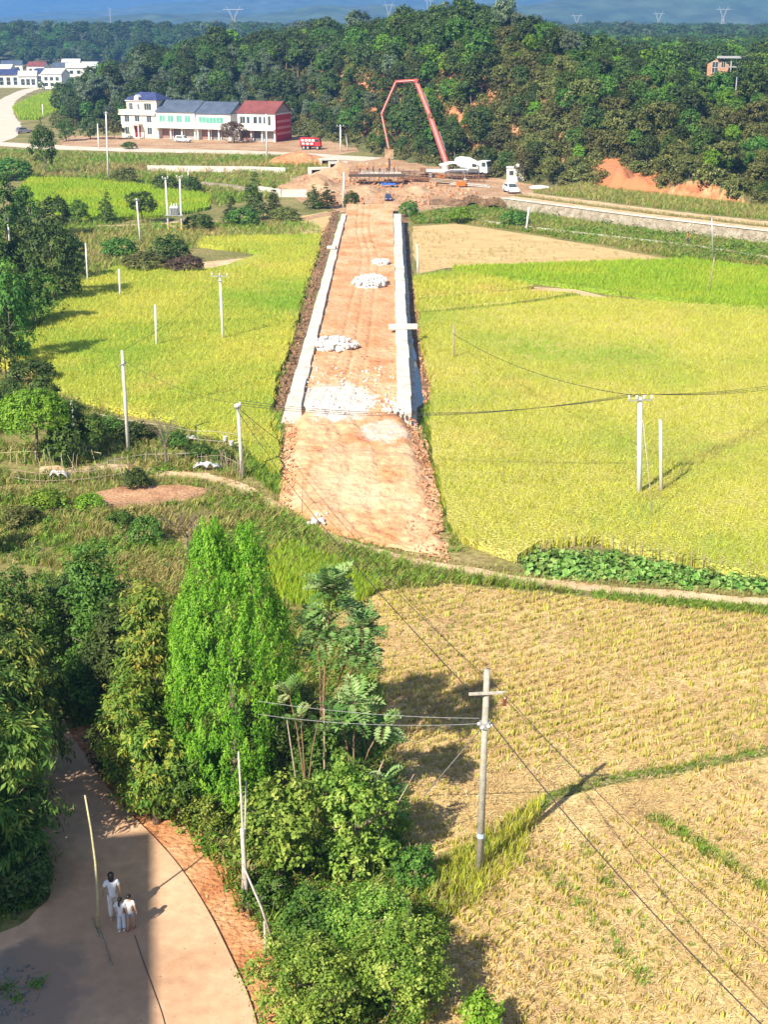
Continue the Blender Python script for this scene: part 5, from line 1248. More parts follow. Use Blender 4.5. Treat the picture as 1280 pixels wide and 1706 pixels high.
def shop_house(label, u0, u1, roofm, eave=6.6, glass=m_glassg, wins=(), wall=None, ground=(), rise=2.5, side=None):
    h = house(label, u0); W = (u1 - u0) * K - .15
    w = part(h, 'wall', wall or m_white, (0, W, 0, 10, 2.9, eave), (0, .45, .02, 10, 0, 2.9), (W - .45, W, .02, 10, 0, 2.9), (.45, W - .45, 1.4, 10, 0, 2.9))
    part(h, 'floor_band', wall or m_white, (-.05, W + .05, -.9, -.02, 2.75, 3.05)); gable(h, 0, W, 0, 10, eave, rise, roofm)
    mb = MB(); mb.end_prism([(.05, eave - .01), (9.95, eave - .01), (5, eave + rise - .05)], .12, W - .12); mb.build('gable_wall', m_grey, h)
    for x0, x1, z0, z1, b in wins: window(h, x0, x1, z0, z1, 0, glass, b)
    n = max(2, int(W / 2.8)); 
    for k in range(n):
        x0 = .7 + (W - 1.2) * k / n; part(h, 'shutter', P('shutter_%d' % (k % 3), [(.30, .16, .12), (.16, .15, .15), (.34, .30, .27)][k % 3], .6), (x0, x0 + (W - 1.2) / n - .3, 1.36, 1.39, .1, 2.5))
    for k in range(n - 1):
        x0 = .7 + (W - 1.2) * (k + 1) / n - .25; part(h, 'pillar', wall or m_white, (x0 - .1, x0 + .25, .05, .4, 0, 2.9))
    return h, W
W2 = 66 * K
shop_house('white two-storey house with four green windows beside the villa', 264, 330, m_roofb, wins=[(.9 + k * 2.45, 2.5 + k * 2.45, 4.2, 5.8, 1) for k in range(4)])
shop_house('white two-storey house with one long green window band behind the domed tree', 331, 388, m_roofb, eave=6.4, wins=[(.8, 7.6, 4.2, 5.6, 6)])
h4, W4 = shop_house('white house with red roof and red painted end wall, right end of the row', 399, 460, m_roofr, eave=6.8, glass=m_glass, wins=[(.7, 2.1, 4.4, 6.0, 1), (2.6, 3.3, 4.4, 6.0, 0), (4.4, 5.4, 4.4, 6.0, 0), (5.9, 6.6, 4.4, 6.0, 0), (7.2, 7.9, 4.4, 6.0, 0), (8.4, 9.1, 4.0, 6.2, 0)])
part(h4, 'painted_end_wall', m_redwall, (W4 + .004, W4 + .05, .3, 9.8, 0.1, 6.4))
for zz in (4.8, 3.3, 1.9):
    mb = MB()
    for k in range(9): mb.box(W4 + .052, W4 + .06, .9 + k * .95, 1.55 + k * .95, zz - .3, zz + .3); 
    for k in range(9): mb.box(W4 + .061, W4 + .064, 1.05 + k * .95, 1.4 + k * .95, zz - .12, zz - .02)
    mb.build('lettering', P('lettering_pink', (.72, .36, .38), .8), h4)
# unfinished brick house in the wood
yb = 350.0; q = ZA(1178, 128, yb); bh = empty('brick_house', (q.x, q.y, q.z), -.25); tag(bh, 'unfinished brick house with a flat overhanging concrete roof in the wood', 'house')
zt = ZA(1200, 96, yb).z - bh.location.z
part(bh, 'wall', m_brick, (0, 5.2, 0, 6, -8, zt - 1.6)); mb = MB(); mb.side_prism([(0, zt - 1.6), (5.2, zt - 1.6), (2.4, zt - .3)], .1, 5.9); mb.build('gable_wall', m_brick, bh)
part(bh, 'roof', m_grey, (2.2, 9.6, -1, 6.5, zt - .1, zt + .3)); part(bh, 'balcony', m_grey, (5.25, 9.2, -.4, 6, zt * .5, zt * .5 + .25))
for x, y in ((9, -.3), (9, 5.8), (5.6, -.3), (7.3, -.3)): part(bh, 'post', m_grey, (x, x + .3, y, y + .3, -8, zt - .1))
window(bh, 1.2, 2.6, zt * .5, zt * .5 + 1.3); window(bh, 3.4, 4.4, zt * .5, zt * .5 + 1.3); window(bh, 1.2, 2.6, 1.0, 2.2)
# village far off
vil = [(14, 146, 40, 8, 'b'), (46, 146, 30, 7, 'w'), (88, 148, 36, 9, 'w'), (132, 138, 42, 10, 'w'), (20, 128, 34, 9, 'g'), (60, 128, 30, 8, 'r'), (100, 130, 26, 8, 'g'), (118, 124, 30, 9, 'w'), (4, 138, 30, 9, 'w'), (72, 140, 24, 7, 'b'), (150, 128, 26, 8, 'w')]
desc = {'b': 'blue roof', 'w': 'pale grey roof', 'g': 'dark roof', 'r': 'dull red roof'}
place = ['at the left edge of the village by the road', 'second from the left in the village front', 'tallest in the village front', 'right end of the village by the wood', 'in the back row at the left', 'in the back row, the reddish one', 'in the back row beside the wood', 'in the back row at the right', 'cut by the left picture edge', 'low between the two front houses', 'farthest right against the trees']
for i, (u, v, w, hh, c_) in enumerate(vil):
    hh *= .72
    p = G(u, v); s = mpp(p); Wd = w * s; r_ = empty('village_house', p - Vector((Wd / 2, 0, 0)), rng.uniform(-.3, .3)); tag(r_, 'far white house with %s, %s' % (desc[c_], place[i]), 'house', 'village houses')
    part(r_, 'wall', m_white, (0, Wd, 0, 9, 0, hh)); gable(r_, 0, Wd, 0, 9, hh, 2.2, {'b': m_roofn, 'w': P('pale_roof', (.5, .5, .5), .8), 'g': m_roofb, 'r': m_roofr}[c_], .4)
    mb = MB(); mb.end_prism([(.05, hh - .01), (8.95, hh - .01), (4.5, hh + 2.1)], .1, Wd - .1); mb.build('gable_wall', m_white, r_)
    for k in range(3):
        for z in (1.2, hh - 2.8): window(r_, Wd * (.14 + .28 * k), Wd * (.14 + .28 * k) + 1.7, z, z + 1.6, 0, m_glass, 0)
# ---- vehicles
def wheel(root, x, y, r, w=.3):
    mb = MB(); mb.tube([(x, y - w / 2, r), (x, y + w / 2, r)], r, 14); wl = mb.build('wheel', m_black, root)
    mb = MB(); mb.tube([(x, y - w / 2 - .01, r), (x, y + w / 2 + .01, r)], r * .55, 10); mb.build('rim', m_steel, wl)
def truck_cab(root, x0, x1, w, z0, z1, mat, front=1):
    """front: +1 faces +x"""
    f = x1 if front > 0 else x0; b = x0 if front > 0 else x1
    mb = MB(); mb.side_prism([(b, z0), (f, z0), (f, z0 + (z1 - z0) * .48), (f - front * .3, z1), (b, z1)] if front > 0 else [(f, z0), (b, z0), (b, z1), (f - front * .3, z1), (f, z0 + (z1 - z0) * .48)], -w / 2, w / 2)
    cb = mb.build('cab', mat, root, bevel=.05)
    mb = MB(); zz = z0 + (z1 - z0) * .53; mb._add([(f + front * .02, -w * .44, zz), (f + front * .02, w * .44, zz), (f - front * .24, w * .42, z1 - .14), (f - front * .24, -w * .42, z1 - .14)], [(0, 1, 2, 3)]); mb.build('windscreen', m_glass, cb)
    for s in (-1, 1):
        a, e = sorted((f - front * .35, f - front * 1.15)); part(root, 'side_window', m_glass, (a, e, s * w / 2 - .01 if s > 0 else -w / 2 - .02, s * w / 2 + .02 if s > 0 else -w / 2 + .01, zz, z1 - .2))
        a, e = sorted((f, f + front * .05)); part(root, 'headlight', m_lamp, (a, e, s * w * .36 - .14, s * w * .36 + .14, z0 + .2, z0 + .42))
    a, e = sorted((f - front * .02, f + front * .12)); part(root, 'bumper', m_dark, (a, e, -w / 2, w / 2, z0 - .3, z0 + .05))
# red lorry by the houses
p = G(518, 249); t = empty('red_lorry', p, -.12); tag(t, 'red lorry with white lettering parked right of the house row', 'lorry')
L = 34 * mpp(p); part(t, 'chassis', m_dark, (-L / 2, L / 2, -.4, .4, .6, .9)); b = part(t, 'cargo_body', m_red, (-L / 2, L / 2 - 1.5, -1.1, 1.1, .95, 2.7)); truck_cab(t, L / 2 - 1.4, L / 2, 2.1, .8, 2.6, m_red)
mb = MB()
for k in range(4): mb.box(-L / 2 + .3 + k * .85, -L / 2 + .9 + k * .85, -1.12, -1.105, 1.9, 2.4)
for k in range(3): mb.box(-L / 2 + .5 + k * 1.0, -L / 2 + 1.1 + k * 1.0, -1.12, -1.105, 1.2, 1.6)
mb.build('lettering', m_wpaint, b)
for x in (-L * .32, -L * .12, L * .36):
    for y in (-.95, .95): wheel(t, x, y, .48)
def car(label, u, v, rz, mat, L=4.4, name='car', kind='suv', z=0.0):
    p = G(u, v, z); t = empty(name, p, rz); tag(t, label, 'car'); h2 = .28
    mb = MB(); mb.side_prism([(-L / 2, .32), (L / 2, .32), (L / 2, .72), (L * .42, .92), (L * .2, 1.0), (-L / 2, 1.02)], -.88, .88); b = mb.build('body', mat, t, bevel=.05)
    mb = MB(); mb.side_prism([(-L * .46, 1.0), (L * .2, .98), (L * .06, 1.6), (-L * .4, 1.62)], -.76, .76); mb.build('cabin', mat, t, bevel=.05)
    mb = MB(); mb._add([(L * .2 + .01, -.7, 1.03), (L * .2 + .01, .7, 1.03), (L * .075 + .02, .66, 1.54), (L * .075 + .02, -.66, 1.54)], [(0, 1, 2, 3)]); mb.build('windscreen', m_glass, t)
    mb = MB(); mb._add([(-L * .46 - .02, -.7, 1.1), (-L * .46 - .02, .7, 1.1), (-L * .41 - .02, .64, 1.52), (-L * .41 - .02, -.64, 1.52)], [(0, 3, 2, 1)]); mb.build('rear_window', m_glass, t)
    for s in (-1, 1):
        part(t, 'side_window', m_glass, (-L * .36, L * .06, s * .77 - .01, s * .77 + .01, 1.08, 1.5)); part(t, 'headlight', m_lamp, (L / 2 - .02, L / 2 + .03, s * .6 - .15, s * .6 + .15, .6, .75)); part(t, 'tail_light', m_red, (-L / 2 - .03, -L / 2 + .02, s * .68 - .1, s * .68 + .1, .7, .95))
        for x in (-L * .3, L * .31): wheel(t, x, s * .8, .33, .22)
    return t
car('white car parked on the dirt below the white hut', 852, 321, -1.35, m_wpaint)
car('small dark blue car on the dirt at the far end of the new road', 647, 334, -1.57, P('navy_paint', (.04, .05, .16), .35), 3.6).scale = (.62, .62, .62)
car('pale car parked before the second white house', 305, 237, RZ, m_wpaint, 4.2); car('grey car on the far dirt road at the left edge', 40, 222, .6, P('grey_paint', (.2, .2, .23), .4), 4.2)
# concrete pump lorry with raised boom
p = G(752, 296); t = empty('concrete_pump_lorry', p, .06); tag(t, 'concrete pump lorry with a tall folded red and white boom raised over the site', 'lorry'); YB = p.y
part(t, 'chassis', m_dark, (-5.2, 5.2, -.5, .5, .7, 1.05)); part(t, 'deck', m_wpaint, (-4.9, 3.0, -1.2, 1.2, 1.07, 1.5)); part(t, 'pump_hopper', m_rust, (-5.9, -5.0, -.9, .9, .7, 1.8)); truck_cab(t, 3.2, 5.0, 2.3, 1.0, 3.0, m_wpaint)
for x in (-4.2, -3.0, 2.2, 4.2):
    for y in (-1.0, 1.0): wheel(t, x, y, .52)
for sx, sy in ((-4.6, -1), (-4.6, 1), (1.8, -1), (1.8, 1)):
    mb = MB(); mb.beam((sx, sy * .9, 1.3), (sx + .4, sy * 3.4, 1.1), .3, .35); mb.beam((sx + .4, sy * 3.4, 1.1), (sx + .4, sy * 3.4, .1), .22, .22); mb.box(sx, sx + .8, sy * 3.4 - .4, sy * 3.4 + .4, 0, .1); mb.build('outrigger', m_wpaint, t)
mb = MB(); mb.tube([(-1.2, 0, 1.5), (-1.2, 0, 2.6)], [.7, .55], 14); mb.build('turntable', m_boomw, t)
inv = t.matrix_basis.inverted()
BP = [ZA(742, 266, YB), ZA(716, 192, YB), ZA(693, 134, YB), ZA(660, 136, YB), ZA(636, 190, YB), ZA(648, 247, YB)]
loc = [Matrix.Rotation(-.06, 3, 'Z') @ (q - p) for q in BP]
tb = Vector((-1.2, 0, 2.5)); loc[0] = tb + Vector((.2, 0, .2))
for k in range(5):
    a, b = loc[k], loc[k + 1]; w = (1.0, .85, .58, .48, .38)[k]
    dd_ = (b - a).normalized(); nrm = Vector((dd_.z, 0, -dd_.x))
    mb = MB(); mb.beam(a, b, w * .7, w * .95, up=nrm); sec = mb.build('boom_section', m_boom, t)
    # pale side pipe and web plate
    mb = MB(); mb.tube([a + Vector((-w * .1, -w * .55, 0)), b + Vector((-w * .1, -w * .55, 0))], .08, 6); (mb.beam(a + Vector((0, -w * .37, 0)), b + Vector((0, -w * .37, 0)), .05, w * .3, up=nrm) if k < 2 else None); mb.build('concrete_pipe', m_boomw, sec)
    mb = MB(); mb.tube([b + Vector((0, -w * .7, 0)), b + Vector((0, w * .7, 0))], w * .42, 10); mb.build('joint', m_rust if k < 1 else m_boom, sec)
    if k < 3:
        m_ = a.lerp(b, .65); mb = MB(); mb.tube([a.lerp(b, .25) + Vector((w * .7, .1, 0)), m_ + Vector((w * .75, .1, .1))], .1, 6); mb.build('hydraulic_ram', m_steel, sec)
e = loc[-1]; mb = MB(); mb.tube([e, e + Vector((.1, 0, -1.5)), e + Vector((.15, 0, -3.2)), e + Vector((.1, 0, -4.6))], .13, 8); mb.build('hose', m_black, t)
part(t, 'dust_sheet', m_site, (e.x - .8, e.x + .9, e.y - .3, e.y + .4, e.z - 1.9, e.z - .2))
# mixer lorry and shelter
p = G(800, 295); t = empty('mixer_lorry', p, -.5); tag(t, 'white concrete mixer lorry standing right of the pump lorry', 'lorry')
part(t, 'chassis', m_dark, (-5.2, 1.8, -.5, .5, .7, 1.0)); truck_cab(t, .1, 2.0, 2.4, .9, 3.1, m_wpaint)
mb = MB(); mb.tube([(-5.2, 0, 2.9), (-4.4, 0, 2.7), (-2.6, 0, 2.4), (-.6, 0, 2.0), (-.2, 0, 1.9)], [.55, 1.0, 1.25, .9, .5], 16); mb.build('drum', m_wpaint, t, smooth=True); mb = MB(); mb.beam((-5.0, 0, 2.2), (-6.0, 0, 1.2), .7, .2); mb.build('chute', m_rust, t)
for x in (-4.2, -3.0, 1.1):
    for y in (-1.0, 1.0): wheel(t, x, y, .52)
p = G(768, 300); t = empty('site_shelter', p, .08); tag(t, 'open shelter with a white sheet roof over the timber stack', 'shelter')
mb = MB(); mb.side_prism([(-4.0, 2.7), (-2, 3.15), (0, 3.25), (2, 3.15), (3.4, 2.8), (3.4, 2.9), (2, 3.27), (0, 3.37), (-2, 3.27), (-4.0, 2.8)], -1.8, 1.8); mb.build('roof', m_wpaint, t)
for x in (-3.8, -1.4, 1.0, 3.2):
    for y in (-1.7, 1.7):
        mb = MB(); mb.tube([(x, y, 0), (x, y, 2.75)], .05, 6); mb.build('post', m_steel, t)
# scaffold platform
p = G(630, 306); t = empty('scaffold_platform', p, .02); tag(t, 'rusty steel scaffold platform where the workers pour concrete', 'scaffold')
part(t, 'deck', m_rust, (-5.2, 4.8, -2.5, 2.5, 1.75, 1.95)); part(t, 'edge_beam', m_dark, (-5.4, 5.0, -2.75, -2.52, 1.5, 1.9)); part(t, 'wet_slab', m_concrete, (-3.5, 4.2, -1.8, 2.2, 1.952, 2.02))
for k in range(12):
    x = -5.1 + k * .88; mb = MB(); mb.tube([(x, -2.6, 0), (x, -2.6, 2.9)], .045, 6); mb.build('upright', m_rust, t)
    if k % 2 == 0: mb = MB(); mb.tube([(x, 2.4, 0), (x, 2.4, 2.9)], .045, 6); mb.build('upright', m_rust, t)
for z in (.7, 2.4, 2.85):
    mb = MB(); mb.tube([(-5.2, -2.66, z), (4.8, -2.66, z)], .04, 6); mb.build('rail', m_rust, t)
for k in range(5):
    x = -5 + k * 2; mb = MB(); mb.tube([(x, -2.7, .1), (x + 1.7, -2.7, 1.7)], .035, 6); mb.build('brace', m_rust, t)
p = G(648, 312); mb = MB(); V = []
for j in range(5):
    for i in range(9): V.append((i * .35 - 1.4, j * .35 - .7, .75 + .35 * NZ(i * 1.3, j * 1.7, 2) - .1 * abs(j - 2)))
o = link('blue_tarp', quick_mesh('blue_tarp', V, [(j * 9 + i, j * 9 + i + 1, j * 9 + i + 10, j * 9 + i + 9) for j in range(4) for i in range(8)], smooth=True), m_blue); o.location = p; o.modifiers.new('thick', 'SOLIDIFY').thickness = .04; tag(o, 'crumpled blue tarpaulin hanging below the scaffold platform', 'tarpaulin')
# timber and rebar stacks
for (u, v, n, rz, mt, lb) in ((715, 303, 14, -.2, m_rust, 'long stack of rusty reinforcing bars sloping across the site'), (750, 306, 12, -.25, m_wood, 'stack of brown planks in front of the pump lorry'), (690, 296, 10, .1, m_wood, 'planks lying behind the scaffold platform'), (785, 311, 8, -.3, m_greywood, 'grey planks lying at the foot of the shelter')):
    p = G(u, v); t = empty('timber_stack', p, rz); tag(t, lb, 'timber stack')
    for k in range(n):
        mb = MB(); y = (k % 5) * .35 - .7 + rng.uniform(-.1, .1); z = .12 + (k // 5) * .24; a = rng.uniform(-.06, .06); Lp = rng.uniform(2.2, 3.8); mb.beam((-Lp, y - a * 3, z + .3), (Lp, y + a * 3, z), .24, .16); mb.build('plank', mt, t)
for (u, v, w_, lb) in ((768, 312, 1.6, 'orange generator in front of the shelter'), (735, 300, 1.2, 'small orange machine beside the plank stack')):
    p = G(u, v); t = empty('site_machine', p, .3); tag(t, lb, 'machine'); part(t, 'housing', m_orange, (-w_ / 2, w_ / 2, -.4, .4, .25, 1.0)); part(t, 'skid', m_dark, (-w_ / 2 - .1, w_ / 2 + .1, -.45, .45, .05, .22))
    mb = MB(); mb.tube([(w_ * .3, 0, 1.0), (w_ * .3, 0, 1.4)], .06, 8); mb.build('exhaust', m_dark, t)
# long falsework of rusty tubes across the site
p = G(735, 303); t = empty('steel_falsework', p, -.12); tag(t, 'long low falsework of rusty tubes and planks right of the platform', 'scaffold')
for k in range(17):
    x = -8 + k; hh = 1.9 - .05 * k + rng.uniform(-.2, .4)
    for y in (-1.0, .9): mb = MB(); mb.tube([(x, y, 0), (x + rng.uniform(-.1, .1), y, hh)], .05, 6); mb.build('upright', m_rust, t)
for z in (.6, 1.3, 1.75):
    for y in (-1.05, .95): mb = MB(); mb.tube([(-8.2, y, z + .1), (8.3, y, z - .5)], .05, 6); mb.build('rail', m_rust, t)
for k in range(18):
    x = rng.uniform(-7.5, 7); mb = MB(); mb.beam((x - rng.uniform(.8, 2), rng.uniform(-1.1, 1), 1.5 - .05 * x), (x + rng.uniform(.8, 2), rng.uniform(-1.1, 1), 1.45 - .05 * x), .26, .08); mb.build('plank', m_wood if k % 3 else m_dark, t)
# white hut
p = G(859, 302); t = empty('site_hut', p, -.12); tag(t, 'white site hut with a water tank on its roof beside the dirt road', 'hut')
part(t, 'wall', m_wpaint, (-1.6, 1.6, -1.2, 1.2, 0, 2.5)); part(t, 'roof', P('hut_roof', (.6, .6, .6), .6), (-1.75, 1.75, -1.35, 1.35, 2.5, 2.62)); window(t, -1.1, -.3, 1.2, 2.0, -1.2, bars=0); part(t, 'door', m_grey, (.3, 1.1, -1.24, -1.2, .05, 2.0)); mb = MB(); mb.tube([(.5, 0, 2.62), (.5, 0, 3.3)], .45, 14); mb.build('water_tank', m_wpaint, t)
p = G(898, 314); mb = MB(); mb.ball((0, 0, .15), (1.7, .8, .45), 12, 6); mb.ball((1.2, .2, .1), (.9, .6, .35), 10, 5); o = mb.build('sheet_heap', m_wpaint, smooth=True); o.location = p; tag(o, 'heap of white sheeting on the ground right of the hut', 'sheeting')
# mounds of spoil
def mound(label, u, v, rx, ry, h_, mat, seed):
    p = G(u, v); n = 22; V = []; F = []
    for j in range(n):
        for i in range(n):
            x, y = (i / (n - 1) * 2 - 1), (j / (n - 1) * 2 - 1); r = max(0.0, math.hypot(x, y) + .22 * FB(x * 2 + seed, y * 2, 1, 3)); hh = h_ * max(0, 1 - r ** 1.25) * (1 + .35 * FB(x * 3, y * 3 + seed, 1, 4)); V.append((x * rx, y * ry, hh - .06))
    for j in range(n - 1):
        for i in range(n - 1): F.append((j * n + i, j * n + i + 1, (j + 1) * n + i + 1, (j + 1) * n + i))
    o = link('earth_mound', quick_mesh('earth_mound', V, F, smooth=True), mat); o.location = p; tag(o, label, 'mound', 'heaps of excavated earth'); return o
mound('large pale dirt mound left of the scaffold platform', 525, 318, 7.5, 6, 2.4, m_site, 1); mound('orange earth heap behind the low concrete culvert', 500, 272, 9, 7, 2.2, m_slip, 2); mound('dirt mound at the foot of the scaffold platform', 610, 322, 5, 5, 1.2, m_site, 3)
mound('rubbly dirt mound in front of the rebar stack', 690, 322, 4.5, 4, 1.3, m_site, 4); mound('brown mound beside the drain arch', 805, 342, 7, 3.2, 1.0, m_trench, 5); mound('brown earth bank below the white car', 745, 338, 5, 3.5, .8, m_trench, 6); mound('pale earth heap beside the road end bush', 660, 345, 3.5, 4, 1.0, m_site, 7); mound('dirt heap behind the scaffold platform', 575, 292, 7, 6, 2.4, m_site, 8)
# culverts
for (u, v, rz, lb) in ((563, 281, .1, 'white box culvert on the dirt above the large mound'), (531, 291, .25, 'second box culvert with a dark opening beside the low wall'), (548, 275, .2, 'grey concrete slab box behind the white culvert')):
    p = G(u, v); t = empty('box_culvert', p, rz); tag(t, lb, 'culvert'); part(t, 'top_slab', m_concrete, (-1.9, 1.9, -1.2, 1.2, 1.05, 1.35)); part(t, 'side_wall', m_concrete, (-1.9, -1.6, -1.18, 1.18, 0, 1.048)); part(t, 'side_wall', m_concrete, (1.6, 1.9, -1.18, 1.18, 0, 1.048)); part(t, 'dark_backing', m_dark, (-1.6, 1.6, .9, 1.1, 0, 1.04))  # back plate coloured dark to stand for shade inside the culvert
for (u, v, lb) in ((823, 351, 'dark drain arch in the channel head below the brown mound'), (788, 347, 'smaller dark drain mouth left of the drain arch')):
    p = G(u, v); t = empty('drain_arch', p, -.15); tag(t, lb, 'drain'); mb = MB()
    for k in range(9):
        a0, a1 = math.pi * k / 9, math.pi * (k + 1) / 9; mb.beam((1.7 * math.cos(a0), 0, 1.5 * math.sin(a0)), (1.7 * math.cos(a1), 0, 1.5 * math.sin(a1)), 1.2, .28, up=(0, 1, 0))
    mb.build('ring', m_trench, t); mb = MB(); mb.side_prism([(1.6 * math.cos(math.pi * k / 10), 1.4 * math.sin(math.pi * k / 10)) for k in range(11)], .5, .8); mb.build('mouth', m_black, t)  # black plug paints the darkness inside the drain
# ---- rock piles
def rock(seed, s=1.0):
    bm = bmesh.new(); bmesh.ops.create_icosphere(bm, subdivisions=1, radius=1)
    r_ = np.random.default_rng(seed)
    for v in bm.verts: v.co *= r_.uniform(.7, 1.2); v.co.z *= .75
    me = bpy.data.meshes.new('stone'); bm.to_mesh(me); bm.free(); return me
m_rockw = M('pale_rock', [(.52, .49, .46), (.68, .66, .63)], scale=1.5, scale2=6, amt2=.15)
ROCK = [rock(k) for k in range(6)]
for r_ in ROCK: r_.materials.append(m_rockw)
def rock_pile(label, u, v, w, h, hz_, n):
    p = G(u, v, 1.25); s = mpp(p); rx = w * s / 2; ry = h * s / .36 / 2; t = empty('rock_pile', p); tag(t, label, 'rock pile', 'piles of white rock')
    mb = MB(); mb.ball((0, 0, -.05), (rx * .92, ry * .92, hz_ * .85), 16, 6); mb.build('core', m_rockw, t, smooth=True)
    for k in range(n):
        a = rng.uniform(0, 6.283); q = math.sqrt(rng.uniform(0, 1)); x, y = rx * q * math.cos(a) * 1.05, ry * q * math.sin(a) * 1.05; o = link('stone', ROCK[k % 6], None, t); sc = rng.uniform(.13, .3)
        o.location = (x, y, hz_ * .85 * max(0, 1 - q * q) ** .5 + rng.uniform(-.05, .12)); o.scale = (sc, sc, sc); o.rotation_euler = tuple(rng.uniform(0, 6.28, 3))
rock_pile('large flat pile of white broken rock on the left side of the road bed', 556, 578, 78, 26, .75, 120); rock_pile('rounded pile of white rock in the middle of the road bed', 618, 474, 58, 26, 1.0, 110); rock_pile('smallest rock pile beside the east wall, farther up', 635, 440, 30, 10, .5, 45)
clod_m = M('red_clod', [(.26, .11, .06), (.44, .22, .12), (.56, .36, .23)], scale=1.1, scale2=6, amt2=.25)
CL = proto_set('clod', [(rock(20 + k), clod_m) for k in range(4)]); CP = proto_set('pebble', [(rock(30 + k), m_rockw) for k in range(4)]); CT_ = proto_set('trench_clod', [(rock(40 + k), m_trench) for k in range(4)])
CG_ = proto_set('dull_pebble', [(rock(50 + k), M('dull_rock', [(.12, .11, .10), (.28, .27, .26)], scale=3)) for k in range(4)])
def clods(name, coll, px, n, z, s, label):
    poly = gp(px, z if np.isscalar(z) else .6); X, Y = sample(poly, n, rng)
    if callable(z): Z = np.array([z(x, y) for x, y in zip(X, Y)])
    else: Z = z
    scatter(name, coll, X, Y, Z, rng, label, scale=s, tilt=1.0)
def ramp_z(x, y):
    u, v = PJ(x, y, .6); return float(np.interp(v, EV, EZ)) * .75
clods('earth_clods', CL, [(690, 690), (712, 740), (735, 830), (752, 925), (690, 915), (660, 830), (690, 780), (670, 720)], 9, ramp_z, (.03, .14), 'clods of red earth along the right side of the ramp')
clods('earth_clods', CL, [(475, 700), (505, 720), (500, 790), (480, 850), (465, 820), (468, 740)], 9, ramp_z, (.03, .13), 'clods of red earth along the left side of the ramp')
clods('earth_clods', CL, [(510, 590), (655, 585), (660, 672), (620, 690), (510, 640)], .9, 1.28, (.03, .1), 'loose clods on the road bed'); clods('rubble', CP, [(510, 610), (660, 610), (665, 690), (510, 690)], 1.2, 1.3, (.04, .14), 'pale stones strewn over the road bed'); clods('rubble', CP, [(505, 860), (545, 855), (540, 872), (512, 872)], 6, .35, (.08, .2), 'small heap of pale stones on the ramp')
clods('rubble', CP, [(600, 700), (660, 695), (665, 725), (620, 735)], 3, 1.0, (.06, .2), 'pale rubble at the top of the ramp')
clods('rubble', CP, [(640, 665), (672, 660), (676, 690), (640, 690)], 7, 1.25, (.06, .22), 'pale rubble by the near end of the east wall')
clods('trench_rubble', CT_, [(446, 690), (470, 690), (482, 640), (560, 352), (554, 352), (498, 490), (470, 592)], 5, .1, (.08, .3), 'dark earth and rubble in the trench along the west wall'); clods('trench_rubble', CL, [(440, 690), (455, 690), (480, 580), (545, 375), (535, 380), (470, 580)], 3, .1, (.06, .2), 'spoil thrown out along the west trench')
clods('trench_rubble', CL, [(706, 684), (724, 660), (706, 580), (694, 480), (688, 480), (702, 600)], 6, .12, (.05, .18), 'pale spoil along the ditch beside the large field')
clods('earth_clods', CL, [(300, 1420), (370, 1450), (375, 1510), (345, 1500)], 12, .06, (.02, .06), 'crumbs of red earth on the bank beside the lane')
clods('gravel', CG_, [(0, 1615), (50, 1605), (80, 1635), (60, 1690), (0, 1710), (-50, 1690)], 26, .14, (.02, .09), 'grey rubble on the corner of the lane')
clods('rubble', CL, [(480, 300), (600, 282), (700, 300), (800, 320), (760, 340), (560, 345), (490, 320)], .25, .1, (.2, .6), 'lumps of earth over the building site')
clods('grit', CL, [(112, 1215), (150, 1275), (200, 1342), (255, 1398), (300, 1450), (345, 1520), (385, 1600), (412, 1660), (430, 1720), (405, 1720), (370, 1620), (320, 1510), (240, 1400), (180, 1340), (130, 1275)], 9, .135, (.008, .03), 'crumbs of earth along the edge of the lane')
clods('grit', CG_, [(-20, 1560), (84, 1500), (250, 1400), (410, 1690), (0, 1720)], 2.2, .135, (.006, .022), 'scattered grit on the lane')
# ---- fences
def stake_fence(label, px, gap, h_, mat, rails=1, r=.025, lean=.12):
    ln = gp(px); t = empty('stake_fence', ln[0]); tag(t, label, 'fence', 'stake fences'); o0 = ln[0]
    for a, b in zip(ln[:-1], ln[1:]):
        n = max(2, int((b - a).length / gap))
        for k in range(n):
            q = a.lerp(b, (k + rng.uniform(-.3, .3)) / n) - o0; hh = h_ * rng.uniform(.65, 1.2)
            mb = MB(); mb.tube([q - Vector((0, 0, .1)), q + Vector((rng.normal(0, lean) * hh, rng.normal(0, lean) * hh, hh))], [r, r * .7], 5); mb.build('stake', mat, t)
        for j in range(rails):
            mb = MB(); z = h_ * (.75 - .4 * j); mb.tube([a - o0 + Vector((0, 0, z)), (a + b) / 2 - o0 + Vector((0, 0, z + rng.normal(0, .08))), b - o0 + Vector((0, 0, z))], r * .8, 5); mb.build('rail', mat, t)
    return t
stake_fence('rickety bamboo fence left of the orange garden bed', [(20, 805), (70, 812), (150, 808), (230, 795)], .45, 1.2, m_wood, 2)
stake_fence('bamboo fence before the round lime tree', [(0, 775), (60, 772), (130, 768), (170, 775)], .5, 1.1, m_bamboo, 1)
stake_fence('pale stake fence behind the orange garden bed along the path', [(150, 800), (240, 775), (330, 772)], .6, 1.0, m_greywood, 1)
stake_fence('dense stake fence beside the grey garden pole', [(330, 785), (370, 782), (405, 800)], .22, 1.3, m_wood, 1)
stake_fence('thin posts of the net fence along the left rice field', [(160, 712), (240, 728), (320, 742), (405, 750)], 1.3, 1.4, m_greywood, 2, .02, .03)
stake_fence('low row of dry stakes along the orange garden bed and path', [(180, 855), (280, 850), (345, 830), (400, 815)], .7, .8, m_wood, 1, .02)
stake_fence('row of brown stakes behind the pumpkin leaves', [(900, 928), (960, 912), (1020, 915), (1110, 938), (1200, 955), (1285, 966)], .42, .95, m_wood, 0, .03, .07)
